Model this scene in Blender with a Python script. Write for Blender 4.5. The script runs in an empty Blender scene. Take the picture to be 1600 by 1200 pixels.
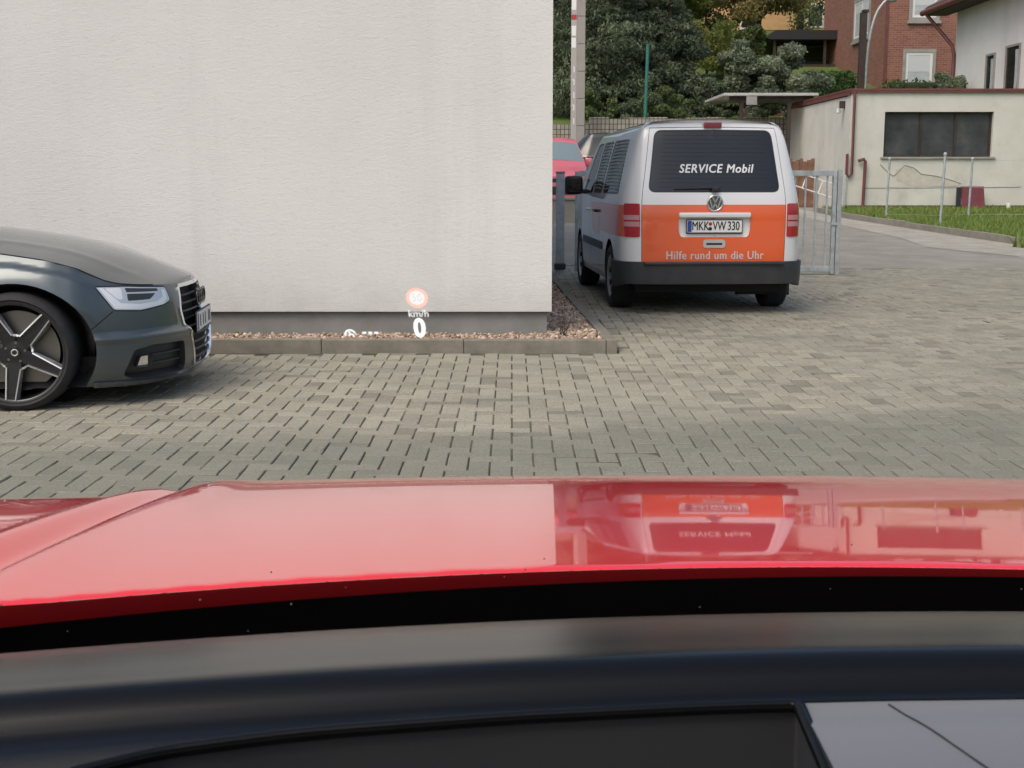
import bpy, bmesh, math, random
import numpy as np
from mathutils import Vector, Matrix
from mathutils.geometry import delaunay_2d_cdt

R = math.radians
random.seed(7)
rng = np.random.default_rng(11)
scene = bpy.context.scene
COL = scene.collection

# ------------------------------------------------------------------ camera, sky, sun, exposure
EYE = 1.30
cam_d = bpy.data.cameras.new('camera')
cam = bpy.data.objects.new('camera', cam_d)
COL.objects.link(cam)
cam.location = (0, 0, EYE)
cam.rotation_euler = (R(90 - 9.23), 0, 0)
cam_d.sensor_width = 36
cam_d.lens = 45
cam_d.clip_start = 0.02
cam_d.clip_end = 2000
cam_d.dof.use_dof = True
cam_d.dof.focus_distance = 10.0
cam_d.dof.aperture_fstop = 42
scene.camera = cam

SUN_EL, SUN_AZ = R(52), R(218)        # azimuth clockwise from +Y: behind the camera, a little to the left
world = bpy.data.worlds.new('World')
scene.world = world
world.use_nodes = True
wn = world.node_tree
sky = wn.nodes.new('ShaderNodeTexSky')
sky.sky_type = 'NISHITA'
sky.sun_disc = False
sky.sun_elevation = SUN_EL
sky.sun_rotation = SUN_AZ
sky.air_density = 1.0
sky.dust_density = 5.0
sky.ozone_density = 1.0
wn.links.new(sky.outputs[0], wn.nodes['Background'].inputs[0])
wn.nodes['Background'].inputs[1].default_value = 0.14

sun_d = bpy.data.lights.new('sun', 'SUN')
sun = bpy.data.objects.new('sun', sun_d)
COL.objects.link(sun)
sun_d.energy = 0.55
sun_d.angle = R(35)
sun_d.color = (1.0, 0.965, 0.90)
sdir = Vector((math.sin(SUN_AZ) * math.cos(SUN_EL), math.cos(SUN_AZ) * math.cos(SUN_EL), math.sin(SUN_EL)))
sun.rotation_euler = sdir.to_track_quat('Z', 'Y').to_euler()

scene.view_settings.view_transform = 'Standard'
scene.view_settings.look = 'None'
scene.view_settings.gamma = 1
scene.view_settings.exposure = 0.47
scene.cycles.max_bounces = 8
scene.cycles.transparent_max_bounces = 16
scene.cycles.sample_clamp_indirect = 6
scene.cycles.use_denoising = True

# ------------------------------------------------------------------ helpers
def tag(o, label=None, cat=None, group=None, kind=None):
    if label: o['label'] = label
    if cat: o['category'] = cat
    if group: o['group'] = group
    if kind: o['kind'] = kind
    return o

def empty(name, loc=(0, 0, 0), rz=0):
    o = bpy.data.objects.new(name, None)
    o.location = loc
    o.rotation_euler = (0, 0, rz)
    o.empty_display_size = 0.2
    COL.objects.link(o)
    return o

def mobj(name, verts, faces, mat, parent=None, smooth=False, normals=None):
    me = bpy.data.meshes.new(name)
    me.from_pydata([tuple(map(float, v)) for v in verts], [], [tuple(int(i) for i in f) for f in faces])
    me.update()
    if smooth:
        me.polygons.foreach_set('use_smooth', [True] * len(me.polygons))
        if normals is not None:
            me.normals_split_custom_set_from_vertices([tuple(map(float, n)) for n in normals])
    if mat is not None:
        me.materials.append(mat)
    o = bpy.data.objects.new(name, me)
    o.parent = parent
    COL.objects.link(o)
    return o

class MB:
    """collects boxes, tubes, prisms, lathes; build() makes one mesh object"""
    def __init__(self):
        self.v, self.f = [], []
    def add(self, vs, fs):
        n = len(self.v)
        self.v += [tuple(map(float, p)) for p in vs]
        self.f += [tuple(i + n for i in q) for q in fs]
        return self
    def box(self, lo, hi, ch=0.0):
        x0, y0, z0 = lo; x1, y1, z1 = hi
        if ch <= 0:
            vs = [(x0, y0, z0), (x1, y0, z0), (x1, y1, z0), (x0, y1, z0), (x0, y0, z1), (x1, y0, z1), (x1, y1, z1), (x0, y1, z1)]
            return self.add(vs, [(0, 3, 2, 1), (4, 5, 6, 7), (0, 1, 5, 4), (1, 2, 6, 5), (2, 3, 7, 6), (3, 0, 4, 7)])
        bm = bmesh.new()
        bmesh.ops.create_cube(bm, size=1)
        for v in bm.verts:
            v.co = Vector(((x0 + x1) / 2 + v.co.x * (x1 - x0), (y0 + y1) / 2 + v.co.y * (y1 - y0), (z0 + z1) / 2 + v.co.z * (z1 - z0)))
        bmesh.ops.bevel(bm, geom=bm.edges[:], offset=ch, segments=2, profile=0.5, affect='EDGES')
        bm.verts.index_update()
        self.add([v.co[:] for v in bm.verts], [[v.index for v in f.verts] for f in bm.faces])
        bm.free()
        return self
    def tube(self, pts, r, n=10, cap=True, closed=False):
        pts = [Vector(p) for p in pts]
        rs = r if isinstance(r, (list, tuple)) else [r] * len(pts)
        base = len(self.v)
        m = len(pts)
        prev = None
        for i, p in enumerate(pts):
            a = pts[(i - 1) % m] if (closed or i > 0) else p
            b = pts[(i + 1) % m] if (closed or i < m - 1) else p
            d = (b - a).normalized()
            if prev is None:
                u = d.orthogonal().normalized()
            else:
                u = (prev - d * prev.dot(d))
                u = u.normalized() if u.length > 1e-6 else d.orthogonal().normalized()
            prev = u
            w = d.cross(u)
            for k in range(n):
                t = 2 * math.pi * k / n
                self.v.append(tuple(p + (u * math.cos(t) + w * math.sin(t)) * rs[i]))
        for i in range(m if closed else m - 1):
            j = (i + 1) % m
            for k in range(n):
                l = (k + 1) % n
                self.f.append((base + i * n + k, base + i * n + l, base + j * n + l, base + j * n + k))
        if cap and not closed:
            self.f.append(tuple(base + k for k in reversed(range(n))))
            self.f.append(tuple(base + (m - 1) * n + k for k in range(n)))
        return self
    def prism(self, poly, fn0, fn1):
        """poly 2D list; fn0/fn1 map (a,b)->3D for the two faces"""
        n = len(poly)
        vs = [fn0(*p) for p in poly] + [fn1(*p) for p in poly]
        fs = [tuple(reversed(range(n))), tuple(range(n, 2 * n))] + [(i, (i + 1) % n, n + (i + 1) % n, n + i) for i in range(n)]
        return self.add(vs, fs)
    def lathe(self, prof, n=40, axis='y', c=(0, 0, 0)):
        base = len(self.v)
        m = len(prof)
        for k in range(n):
            t = 2 * math.pi * k / n
            for (r, h) in prof:
                a, b = r * math.cos(t), r * math.sin(t)
                p = (a, h, b) if axis == 'y' else ((h, a, b) if axis == 'x' else (a, b, h))
                self.v.append((p[0] + c[0], p[1] + c[1], p[2] + c[2]))
        for k in range(n):
            l = (k + 1) % n
            for i in range(m - 1):
                self.f.append((base + k * m + i, base + k * m + i + 1, base + l * m + i + 1, base + l * m + i))
        return self
    def grid(self, P):
        """P: rows x cols x 3"""
        base = len(self.v)
        nr, nc = len(P), len(P[0])
        for row in P:
            self.v += [tuple(map(float, p)) for p in row]
        for i in range(nr - 1):
            for j in range(nc - 1):
                self.f.append((base + i * nc + j, base + i * nc + j + 1, base + (i + 1) * nc + j + 1, base + (i + 1) * nc + j))
        return self
    def build(self, name, mat, parent=None, smooth=False, angle=None):
        o = mobj(name, self.v, self.f, mat, parent)
        if smooth:
            bm = bmesh.new(); bm.from_mesh(o.data)
            bmesh.ops.recalc_face_normals(bm, faces=bm.faces)
            if angle:
                for e in bm.edges:
                    if len(e.link_faces) == 2 and e.calc_face_angle(0) > R(angle):
                        e.smooth = False
            for f in bm.faces: f.smooth = True
            bm.to_mesh(o.data); bm.free()
        else:
            bm = bmesh.new(); bm.from_mesh(o.data)
            bmesh.ops.recalc_face_normals(bm, faces=bm.faces)
            bm.to_mesh(o.data); bm.free()
        return o

def box(name, lo, hi, mat, parent=None, ch=0.0):
    return MB().box(lo, hi, ch).build(name, mat, parent)

def spline(pts, n=20):
    """dense Catmull-Rom through points (any dimension)"""
    P = np.array(pts, float)
    P = np.vstack([2 * P[0] - P[1], P, 2 * P[-1] - P[-2]])
    out = []
    for i in range(1, len(P) - 2):
        for t in np.linspace(0, 1, n, endpoint=False):
            a, b, c, d = P[i - 1], P[i], P[i + 1], P[i + 2]
            out.append(0.5 * ((2 * b) + (-a + c) * t + (2 * a - 5 * b + 4 * c - d) * t * t + (-a + 3 * b - 3 * c + d) * t ** 3))
    out.append(P[-2])
    return np.array(out)

def sm_interp(xs, ys):
    d = spline(list(zip(xs, ys)), 16)
    o = np.argsort(d[:, 0])
    X, Y = d[o, 0], d[o, 1]
    return lambda v: np.interp(v, X, Y)

def round_poly(poly, r, n=6):
    """round the corners of a polygon"""
    out = []
    m = len(poly)
    for i in range(m):
        p0, p, p1 = (np.array(poly[(i + k) % m], float) for k in (-1, 0, 1))
        a, b = p0 - p, p1 - p
        la, lb = np.linalg.norm(a), np.linalg.norm(b)
        d = min(r, la * 0.45, lb * 0.45)
        A, B = p + a / la * d, p + b / lb * d
        for t in np.linspace(0, 1, n):
            out.append(tuple((1 - t) ** 2 * A + 2 * t * (1 - t) * p + t * t * B))
    return out

def grow(poly, d):
    """offset a polygon outward by d"""
    P = np.array(poly, float)
    area = 0.5 * np.sum(P[:, 0] * np.roll(P[:, 1], -1) - np.roll(P[:, 0], -1) * P[:, 1])
    sgn = 1 if area > 0 else -1
    T = np.roll(P, -1, 0) - np.roll(P, 1, 0)
    T /= np.linalg.norm(T, axis=1)[:, None] + 1e-12
    N = np.stack([T[:, 1], -T[:, 0]], 1) * sgn
    return [tuple(p) for p in P + N * d]

def inside(poly, X, Y):
    px, py = np.array(poly)[:, 0], np.array(poly)[:, 1]
    res = np.zeros(X.shape, bool)
    n = len(px)
    j = n - 1
    for i in range(n):
        c = ((py[i] > Y) != (py[j] > Y)) & (X < (px[j] - px[i]) * (Y - py[i]) / (py[j] - py[i] + 1e-15) + px[i])
        res ^= c
        j = i
    return res

def seg_dist(poly, X, Y):
    P = np.array(poly, float)
    Q = np.roll(P, -1, 0)
    best = np.full(X.shape, 1e9)
    for a, b in zip(P, Q):
        d = b - a
        L = d @ d + 1e-15
        t = np.clip(((X - a[0]) * d[0] + (Y - a[1]) * d[1]) / L, 0, 1)
        best = np.minimum(best, np.hypot(X - a[0] - t * d[0], Y - a[1] - t * d[1]))
    return best

def densify(poly, step):
    out = []
    m = len(poly)
    for i in range(m):
        a, b = np.array(poly[i], float), np.array(poly[(i + 1) % m], float)
        k = max(1, int(math.ceil(np.linalg.norm(b - a) / step)))
        for t in range(k):
            out.append(tuple(a + (b - a) * t / k))
    return out

def patch(fmap, domain, regions, step, mirror=False):
    """Mesh a curved surface fmap(u,v)->(n,3) over a 2-D domain, cut cleanly along region outlines.
    regions: list of (name, polygon) in order of priority; what is left is 'body'.
    Returns {name: dict(v, n, f, b)} where b = outline edges."""
    polys = [densify(domain, step)] + [densify(p, step) for _, p in regions]
    pts, edges = [], []
    for P in polys:
        b = len(pts)
        pts += P
        edges += [(b + i, b + (i + 1) % len(P)) for i in range(len(P))]
    D = np.array(domain)
    us = np.arange(D[:, 0].min() + step * 0.37, D[:, 0].max(), step)
    vs = np.arange(D[:, 1].min() + step * 0.41, D[:, 1].max(), step)
    U, V = np.meshgrid(us, vs)
    U[1::2] += step * 0.5
    U, V = U.ravel(), V.ravel()
    ok = inside(domain, U, V)
    for P in [domain] + [p for _, p in regions]:
        ok &= seg_dist(P, U, V) > step * 0.45
    pts += list(zip(U[ok], V[ok]))
    vo, _, fo, _, _, _ = delaunay_2d_cdt([Vector((float(a), float(b))) for a, b in pts], edges, [], 0, 1e-5)
    uv = np.array([(p[0], p[1]) for p in vo])
    F = np.array([f for f in fo if len(f) == 3])
    C = uv[F].mean(1)
    dom = inside(domain, C[:, 0], C[:, 1])
    lab = np.full(len(F), -1)
    lab[dom] = len(regions)
    for k in reversed(range(len(regions))):
        lab[inside(regions[k][1], C[:, 0], C[:, 1]) & dom] = k
    pos = fmap(uv[:, 0], uv[:, 1])
    e = 1e-3
    du = fmap(uv[:, 0] + e, uv[:, 1]) - fmap(uv[:, 0] - e, uv[:, 1])
    dv = fmap(uv[:, 0], uv[:, 1] + e) - fmap(uv[:, 0], uv[:, 1] - e)
    N = np.cross(du, dv)
    N[np.abs(pos[:, 1]) < 1e-4, 1] = 0      # on a car's centre line the surface is symmetric
    N /= np.linalg.norm(N, axis=1)[:, None] + 1e-12
    res = {}
    for k in range(len(regions) + 1):
        name = regions[k][0] if k < len(regions) else 'body'
        G = F[lab == k]
        if not len(G): continue
        uq, inv = np.unique(G, return_inverse=True)
        G2 = inv.reshape(G.shape)
        cnt = {}
        for t in G2:
            for a, b in ((t[0], t[1]), (t[1], t[2]), (t[2], t[0])):
                key = (min(a, b), max(a, b))
                cnt[key] = None if key in cnt else (a, b)
        bd = [x for x in cnt.values() if x is not None]
        r = dict(v=pos[uq], n=N[uq], f=G2, b=bd)
        if name in res:
            q = res[name]; o = len(q['v'])
            q['v'] = np.vstack([q['v'], r['v']]); q['n'] = np.vstack([q['n'], r['n']])
            q['f'] = np.vstack([q['f'], r['f'] + o]); q['b'] += [(a + o, b + o) for a, b in bd]
        else:
            res[name] = r
    return res

def part(name, r, mat, parent, off=0.0, rim=0.0, flip=False, mirror=False, both=False, face=True):
    """object from a patch region: off = distance along the normal, rim = depth of a wall round its outline"""
    vs, ns, fs = [], [], []
    for mi in ([False, True] if both else [mirror]):
        v = r['v'].copy(); n = r['n'] * (-1 if flip else 1)
        f = r['f']
        w = v + n * off
        M = np.array([1, -1, 1]) if mi else np.array([1, 1, 1])
        rev = flip != mi
        o = len(vs)
        if face:
            vs += list(w * M); ns += list(n * M)
            fs += [tuple(o + (t[::-1] if rev else t)) for t in f]
        if rim:
            z = w - n * rim
            for a, b in r['b']:
                q = len(vs)
                t = w[b] - w[a]
                wn_ = np.cross(t, n[a]) if not flip else np.cross(n[a], t)
                wn_ = wn_ / (np.linalg.norm(wn_) + 1e-12) * M * (1 if rim > 0 else -1)
                vs += [w[a] * M, w[b] * M, z[b] * M, z[a] * M]
                ns += [wn_] * 4
                fs.append((q, q + 1, q + 2, q + 3) if rev else (q + 3, q + 2, q + 1, q))
    return mobj(name, vs, fs, mat, parent, smooth=True, normals=ns)

def text_mesh(s, size, bold=0.0, shear=0.0, spacing=1.0, ext=0.0):
    """flat mesh data of a line of lettering centred on the origin in XY"""
    cu = bpy.data.curves.new('lettering', 'FONT')
    cu.body = s; cu.size = size; cu.shear = shear
    cu.space_character = spacing; cu.align_x = 'CENTER'; cu.align_y = 'CENTER'; cu.extrude = ext
    cu.resolution_u = 3
    o = bpy.data.objects.new('lettering', cu)
    COL.objects.link(o)
    dg = bpy.context.evaluated_depsgraph_get()
    me = bpy.data.meshes.new_from_object(o.evaluated_get(dg))
    V = np.array([v.co[:] for v in me.vertices]) if len(me.vertices) else np.zeros((0, 3))
    F = [tuple(p.vertices) for p in me.polygons]
    if bold:
        n0 = len(V); V = np.vstack([V + np.array([dx * bold, dy * bold, dz * .0003]) for dx, dy, dz in ((-1, 0, 0), (1, 0, 1), (0, .6, 2), (0, -.6, 3))])
        F = [tuple(i + n0 * k for i in f) for k in range(4) for f in F]
    bpy.data.objects.remove(o); bpy.data.curves.remove(cu); bpy.data.meshes.remove(me)
    return V, F

# ------------------------------------------------------------------ materials
def newmat(name):
    m = bpy.data.materials.new(name)
    m.use_nodes = True
    nt = m.node_tree
    return m, nt, nt.nodes['Principled BSDF']

def setp(b, color=None, rough=None, metal=None, coat=None, spec=None, coat_rough=None):
    if color is not None: b.inputs['Base Color'].default_value = (*color, 1)
    if rough is not None: b.inputs['Roughness'].default_value = rough
    if metal is not None: b.inputs['Metallic'].default_value = metal
    if coat is not None: b.inputs['Coat Weight'].default_value = coat
    if coat_rough is not None: b.inputs['Coat Roughness'].default_value = coat_rough
    if spec is not None: b.inputs['Specular IOR Level'].default_value = spec

def ramp(nt, fac, stops):
    r = nt.nodes.new('ShaderNodeValToRGB')
    el = r.color_ramp.elements
    while len(el) < len(stops): el.new(0.5)
    for e, (p, c) in zip(el, stops):
        e.position = p; e.color = (*c, 1)
    nt.links.new(fac, r.inputs[0])
    return r.outputs[0]

def noise(nt, scale, detail=4, rough=0.55, co=None, dist=0.0):
    n = nt.nodes.new('ShaderNodeTexNoise')
    n.inputs['Scale'].default_value = scale
    n.inputs['Detail'].default_value = detail
    n.inputs['Roughness'].default_value = rough
    n.inputs['Distortion'].default_value = dist
    if co is not None: nt.links.new(co, n.inputs['Vector'])
    return n.outputs['Fac']

def coords(nt, kind='Object', scale=(1, 1, 1)):
    t = nt.nodes.new('ShaderNodeTexCoord')
    m = nt.nodes.new('ShaderNodeMapping')
    m.inputs['Scale'].default_value = scale
    nt.links.new(t.outputs[kind], m.inputs['Vector'])
    return m.outputs[0]

def mix(nt, a, b, fac, mode='MIX'):
    n = nt.nodes.new('ShaderNodeMix')
    n.data_type = 'RGBA'; n.blend_type = mode
    for s, x in ((n.inputs['Factor'], fac), (n.inputs['A'], a), (n.inputs['B'], b)):
        if isinstance(x, bpy.types.NodeSocket): nt.links.new(x, s)
        elif isinstance(x, (int, float)): s.default_value = x
        else: s.default_value = (*x, 1)
    return n.outputs['Result']

def bump(nt, b, h, strength, dist=0.01):
    n = nt.nodes.new('ShaderNodeBump')
    n.inputs['Strength'].default_value = strength
    n.inputs['Distance'].default_value = dist
    nt.links.new(h, n.inputs['Height'])
    nt.links.new(n.outputs[0], b.inputs['Normal'])

def plain(name, color, rough=0.5, metal=0.0, coat=0.0, spec=0.5, var=0.0, vscale=3.0, bmp=0.0, bscale=200.0):
    m, nt, b = newmat(name)
    setp(b, color, rough, metal, coat, spec)
    if var:
        c = coords(nt)
        f = noise(nt, vscale, 5, 0.6, c)
        lo = tuple(max(0, x * (1 - var)) for x in color); hi = tuple(min(1, x * (1 + var)) for x in color)
        nt.links.new(ramp(nt, f, [(0.3, lo), (0.7, hi)]), b.inputs['Base Color'])
    if bmp:
        bump(nt, b, noise(nt, bscale, 3, 0.6, coords(nt)), bmp, 0.002)
    return m

M = {}
M['black_plastic'] = plain('black_plastic', (0.02, 0.02, 0.022), 0.5)
M['grey_plastic'] = plain('grey_plastic', (0.035, 0.036, 0.04), 0.45, var=0.25, vscale=6)
M['rubber'] = plain('rubber', (0.018, 0.018, 0.02), 0.75, var=0.3, vscale=20)
M['dark'] = plain('dark_void', (0.006, 0.006, 0.007), 0.8)
M['chrome'] = plain('chrome', (0.75, 0.76, 0.77), 0.12, 1.0)
M['silver_rim'] = plain('silver_rim', (0.72, 0.73, 0.74), 0.25, 0.8)
M['black_rim'] = plain('black_rim', (0.02, 0.02, 0.023), 0.25, 0.3, 0.6)
M['disc'] = plain('brake_disc', (0.2, 0.19, 0.17), 0.4, 0.8)
M['white_plate'] = plain('white_plate', (0.78, 0.78, 0.75), 0.4)
M['plate_ink'] = plain('plate_ink', (0.012, 0.012, 0.014), 0.4)
M['plate_blue'] = plain('plate_blue', (0.02, 0.07, 0.33), 0.4)
M['white_print'] = plain('white_print', (0.8, 0.8, 0.8), 0.5)
M['grey_print'] = plain('grey_print', (0.62, 0.55, 0.52), 0.5)
M['tint_glass'] = plain('tint_glass', (0.012, 0.013, 0.015), 0.03, 0, 0, 0.6)
M['window_glass'] = plain('window_glass', (0.02, 0.022, 0.025), 0.06, 0, 0, 0.5)
M['tail_red'] = plain('tail_red', (0.42, 0.008, 0.018), 0.12, 0, 1.0)
M['tail_clear'] = plain('tail_clear', (0.55, 0.27, 0.28), 0.15, 0.0, 1.0)
M['brake_red'] = plain('brake_red', (0.22, 0.03, 0.045), 0.2, 0, 0.6)
M['galv'] = plain('galvanised_steel', (0.40, 0.43, 0.44), 0.5, 0.25, var=0.25, vscale=9)
M['galv_light'] = plain('light_galvanised', (0.42, 0.44, 0.44), 0.5, 0.35, var=0.2, vscale=9)

def paint(name, color, metal=0.5, rough=0.35, dust=0.04):
    m, nt, b = newmat(name)
    setp(b, color, rough, metal, 1.0, 0.5, 0.03)
    c = coords(nt)
    f = noise(nt, 2.2, 6, 0.65, c)
    dustc = tuple(min(1, x * 0.75 + 0.06) for x in color)
    fac = ramp(nt, f, [(0.45, (0, 0, 0)), (0.8, (dust * 3, dust * 3, dust * 3))])
    nt.links.new(mix(nt, color, dustc, fac), b.inputs['Base Color'])
    return m
M['silver'] = paint('silver_paint', (0.79, 0.782, 0.768), 0.10, 0.4)
M['orange'] = paint('orange_film', (0.78, 0.115, 0.025), 0.0, 0.4)
M['anthracite'] = paint('anthracite_paint', (0.070, 0.088, 0.096), 0.6, 0.38)
M['anthracite'].node_tree.nodes['Principled BSDF'].inputs['Coat Roughness'].default_value = 0.05
M['anthracite'].node_tree.nodes['Principled BSDF'].inputs['Coat Weight'].default_value = 1.0
M['black_paint'] = paint('black_paint', (0.012, 0.013, 0.016), 0.3, 0.3)
M['red_paint'] = paint('red_paint', (0.84, 0.024, 0.032), 0.0, 0.3, 0.01)
M['red_far'] = paint('red_van_paint', (0.62, 0.14, 0.17), 0.0, 0.4, 0.03)

def stucco():
    m, nt, b = newmat('white_render')
    c = coords(nt, 'Object', (1, 1, 1.9))
    n1 = noise(nt, 24, 5, 0.62, c, 1.2)
    big = noise(nt, 0.55, 4, 0.6, coords(nt))
    streak = noise(nt, 1.0, 5, 0.7, coords(nt, 'Object', (1.6, 1.6, 0.14)))
    c1 = ramp(nt, big, [(0.25, (0.615, 0.612, 0.595)), (0.75, (0.705, 0.70, 0.68))])
    c2 = mix(nt, c1, (0.56, 0.56, 0.55), ramp(nt, streak, [(0.50, (0, 0, 0)), (0.72, (0.5, 0.5, 0.5))]))
    sz = nt.nodes.new('ShaderNodeSeparateXYZ'); nt.links.new(coords(nt), sz.inputs[0])
    ad = nt.nodes.new('ShaderNodeMath'); ad.operation = 'MULTIPLY_ADD'; ad.inputs[1].default_value = 0.9
    nt.links.new(noise(nt, 2.5, 6, 0.7, coords(nt)), ad.inputs[0]); nt.links.new(sz.outputs[2], ad.inputs[2])
    c2 = mix(nt, c2, (0.46, 0.45, 0.42), ramp(nt, ad.outputs[0], [(0.60, (0.42, 0.42, 0.42)), (0.95, (0, 0, 0))]))
    c3 = mix(nt, c2, (0.56, 0.56, 0.54), ramp(nt, n1, [(0.30, (0.5, 0.5, 0.5)), (0.46, (0, 0, 0))]))
    nt.links.new(c3, b.inputs['Base Color'])
    setp(b, None, 0.9, spec=0.2)
    bump(nt, b, n1, 0.34, 0.012)
    return m
M['stucco'] = stucco()

def concrete(name, col, var=0.25, sc=6, rough=0.85, b_=0.35):
    m, nt, b = newmat(name)
    c = coords(nt)
    a = noise(nt, sc, 8, 0.7, c)
    s = noise(nt, sc * 0.35, 5, 0.6, coords(nt, 'Object', (1, 1, 0.35)))
    lo = tuple(x * (1 - var) for x in col); hi = tuple(x * (1 + var * 0.7) for x in col)
    c1 = ramp(nt, a, [(0.3, lo), (0.72, hi)])
    c2 = mix(nt, c1, tuple(x * 0.7 for x in col), ramp(nt, s, [(0.5, (0, 0, 0)), (0.75, (0.5, 0.5, 0.5))]))
    nt.links.new(c2, b.inputs['Base Color'])
    setp(b, None, rough, spec=0.3)
    bump(nt, b, noise(nt, sc * 25, 4, 0.7, c), b_, 0.004)
    return m
M['plinth'] = concrete('plinth_concrete', (0.25, 0.25, 0.235), 0.18, 4)
M['kerb'] = concrete('kerb_concrete', (0.235, 0.215, 0.175), 0.28, 7)
M['kerb_far'] = concrete('kerb_concrete_far', (0.25, 0.235, 0.20), 0.25, 4)
M['wall_concrete'] = concrete('wall_concrete', (0.33, 0.30, 0.25), 0.2, 2)
M['pylon'] = concrete('pylon_panel', (0.33, 0.305, 0.28), 0.08, 3, 0.6, 0.1)

def paver_mat():
    m, nt, b = newmat('paver_concrete')
    g = nt.nodes.new('ShaderNodeNewGeometry')
    oi = nt.nodes.new('ShaderNodeObjectInfo')
    at = nt.nodes.new('ShaderNodeAttribute'); at.attribute_name = 'tone'
    add = nt.nodes.new('ShaderNodeMath'); add.operation = 'ADD'
    mul = nt.nodes.new('ShaderNodeMath'); mul.operation = 'MULTIPLY'
    # joined pavers carry their own 'tone'; single ones (tone 0) use the object's random value
    lt = nt.nodes.new('ShaderNodeMath'); lt.operation = 'LESS_THAN'; lt.inputs[1].default_value = 0.001
    nt.links.new(at.outputs['Fac'], lt.inputs[0])
    nt.links.new(oi.outputs['Random'], mul.inputs[0]); nt.links.new(lt.outputs[0], mul.inputs[1])
    nt.links.new(mul.outputs[0], add.inputs[0]); nt.links.new(at.outputs['Fac'], add.inputs[1])
    P = g.outputs['Position']
    tone = ramp(nt, add.outputs[0], [(0.0, (0.20, 0.182, 0.14)), (0.12, (0.275, 0.254, 0.198)), (0.6, (0.335, 0.31, 0.24)), (0.94, (0.37, 0.345, 0.27)), (1.0, (0.29, 0.28, 0.235))])
    big = noise(nt, 0.42, 5, 0.62, P)
    c1 = mix(nt, tone, (0.205, 0.205, 0.165), ramp(nt, big, [(0.46, (0, 0, 0)), (0.68, (0.62, 0.62, 0.62))]))
    mid = noise(nt, 2.4, 5, 0.65, P)
    c2 = mix(nt, c1, (0.36, 0.33, 0.26), ramp(nt, mid, [(0.52, (0, 0, 0)), (0.75, (0.4, 0.4, 0.4))]))
    sp = noise(nt, 95, 4, 0.75, P)
    # near blocks painted darker: the windscreen's reflected veil ends here, put into the colour
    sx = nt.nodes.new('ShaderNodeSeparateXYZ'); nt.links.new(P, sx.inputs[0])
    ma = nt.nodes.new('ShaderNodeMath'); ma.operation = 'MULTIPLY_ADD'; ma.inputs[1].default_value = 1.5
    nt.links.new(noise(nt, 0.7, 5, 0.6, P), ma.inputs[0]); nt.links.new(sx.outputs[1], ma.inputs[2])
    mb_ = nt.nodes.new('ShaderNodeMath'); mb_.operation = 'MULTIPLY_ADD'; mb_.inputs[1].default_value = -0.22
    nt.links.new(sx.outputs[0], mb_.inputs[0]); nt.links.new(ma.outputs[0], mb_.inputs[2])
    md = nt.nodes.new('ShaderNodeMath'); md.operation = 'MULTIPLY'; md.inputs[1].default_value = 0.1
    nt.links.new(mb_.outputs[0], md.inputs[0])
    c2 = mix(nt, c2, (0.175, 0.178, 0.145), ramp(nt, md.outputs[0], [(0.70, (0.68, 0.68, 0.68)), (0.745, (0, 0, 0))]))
    c3 = mix(nt, c2, (0.10, 0.10, 0.08), ramp(nt, sp, [(0.32, (0.75, 0.75, 0.75)), (0.49, (0, 0, 0))]))
    c4 = mix(nt, c3, (0.45, 0.43, 0.36), ramp(nt, sp, [(0.56, (0, 0, 0)), (0.72, (0.5, 0.5, 0.5))]))
    nt.links.new(c4, b.inputs['Base Color'])
    setp(b, None, 0.85, spec=0.25)
    bump(nt, b, sp, 0.4, 0.003)
    return m
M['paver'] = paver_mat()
M['joint'] = plain('joint_sand', (0.10, 0.094, 0.07), 0.95, var=0.5, vscale=3, spec=0.1)

def soil_mat(name, stops, sc, b_=0.5, bs=60, rough=0.95):
    m, nt, b = newmat(name)
    g = nt.nodes.new('ShaderNodeNewGeometry')
    a = noise(nt, sc, 8, 0.7, g.outputs['Position'])
    nt.links.new(ramp(nt, a, stops), b.inputs['Base Color'])
    setp(b, None, rough, spec=0.2)
    bump(nt, b, noise(nt, bs, 4, 0.7, g.outputs['Position']), b_, 0.02)
    return m
M['terrain'] = soil_mat('terrain_grass', [(0.3, (0.07, 0.11, 0.03)), (0.7, (0.14, 0.19, 0.055))], 0.8, 0.6, 14)
M['lawn'] = soil_mat('lawn_turf', [(0.3, (0.10, 0.15, 0.035)), (0.55, (0.15, 0.22, 0.05)), (0.75, (0.22, 0.25, 0.08))], 1.3, 0.6, 30)
M['asphalt'] = soil_mat('old_asphalt', [(0.3, (0.235, 0.22, 0.185)), (0.7, (0.335, 0.315, 0.27))], 1.6, 0.4, 90)
M['verge'] = soil_mat('pale_gravel_verge', [(0.3, (0.30, 0.28, 0.235)), (0.7, (0.44, 0.42, 0.36))], 2.5, 0.6, 60)
M['soil'] = soil_mat('soil', [(0.3, (0.10, 0.075, 0.05)), (0.7, (0.2, 0.15, 0.1))], 8, 0.6, 60)

def stone_mat():
    m, nt, b = newmat('gravel_stone')
    at = nt.nodes.new('ShaderNodeAttribute'); at.attribute_name = 'tone'
    nt.links.new(ramp(nt, at.outputs['Fac'], [(0.0, (0.15, 0.10, 0.07)), (0.3, (0.30, 0.21, 0.15)), (0.6, (0.44, 0.335, 0.25)), (0.85, (0.58, 0.48, 0.38)), (1.0, (0.75, 0.68, 0.58))]), b.inputs['Base Color'])
    setp(b, None, 0.8, spec=0.3)
    return m
M['stone'] = stone_mat()

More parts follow.
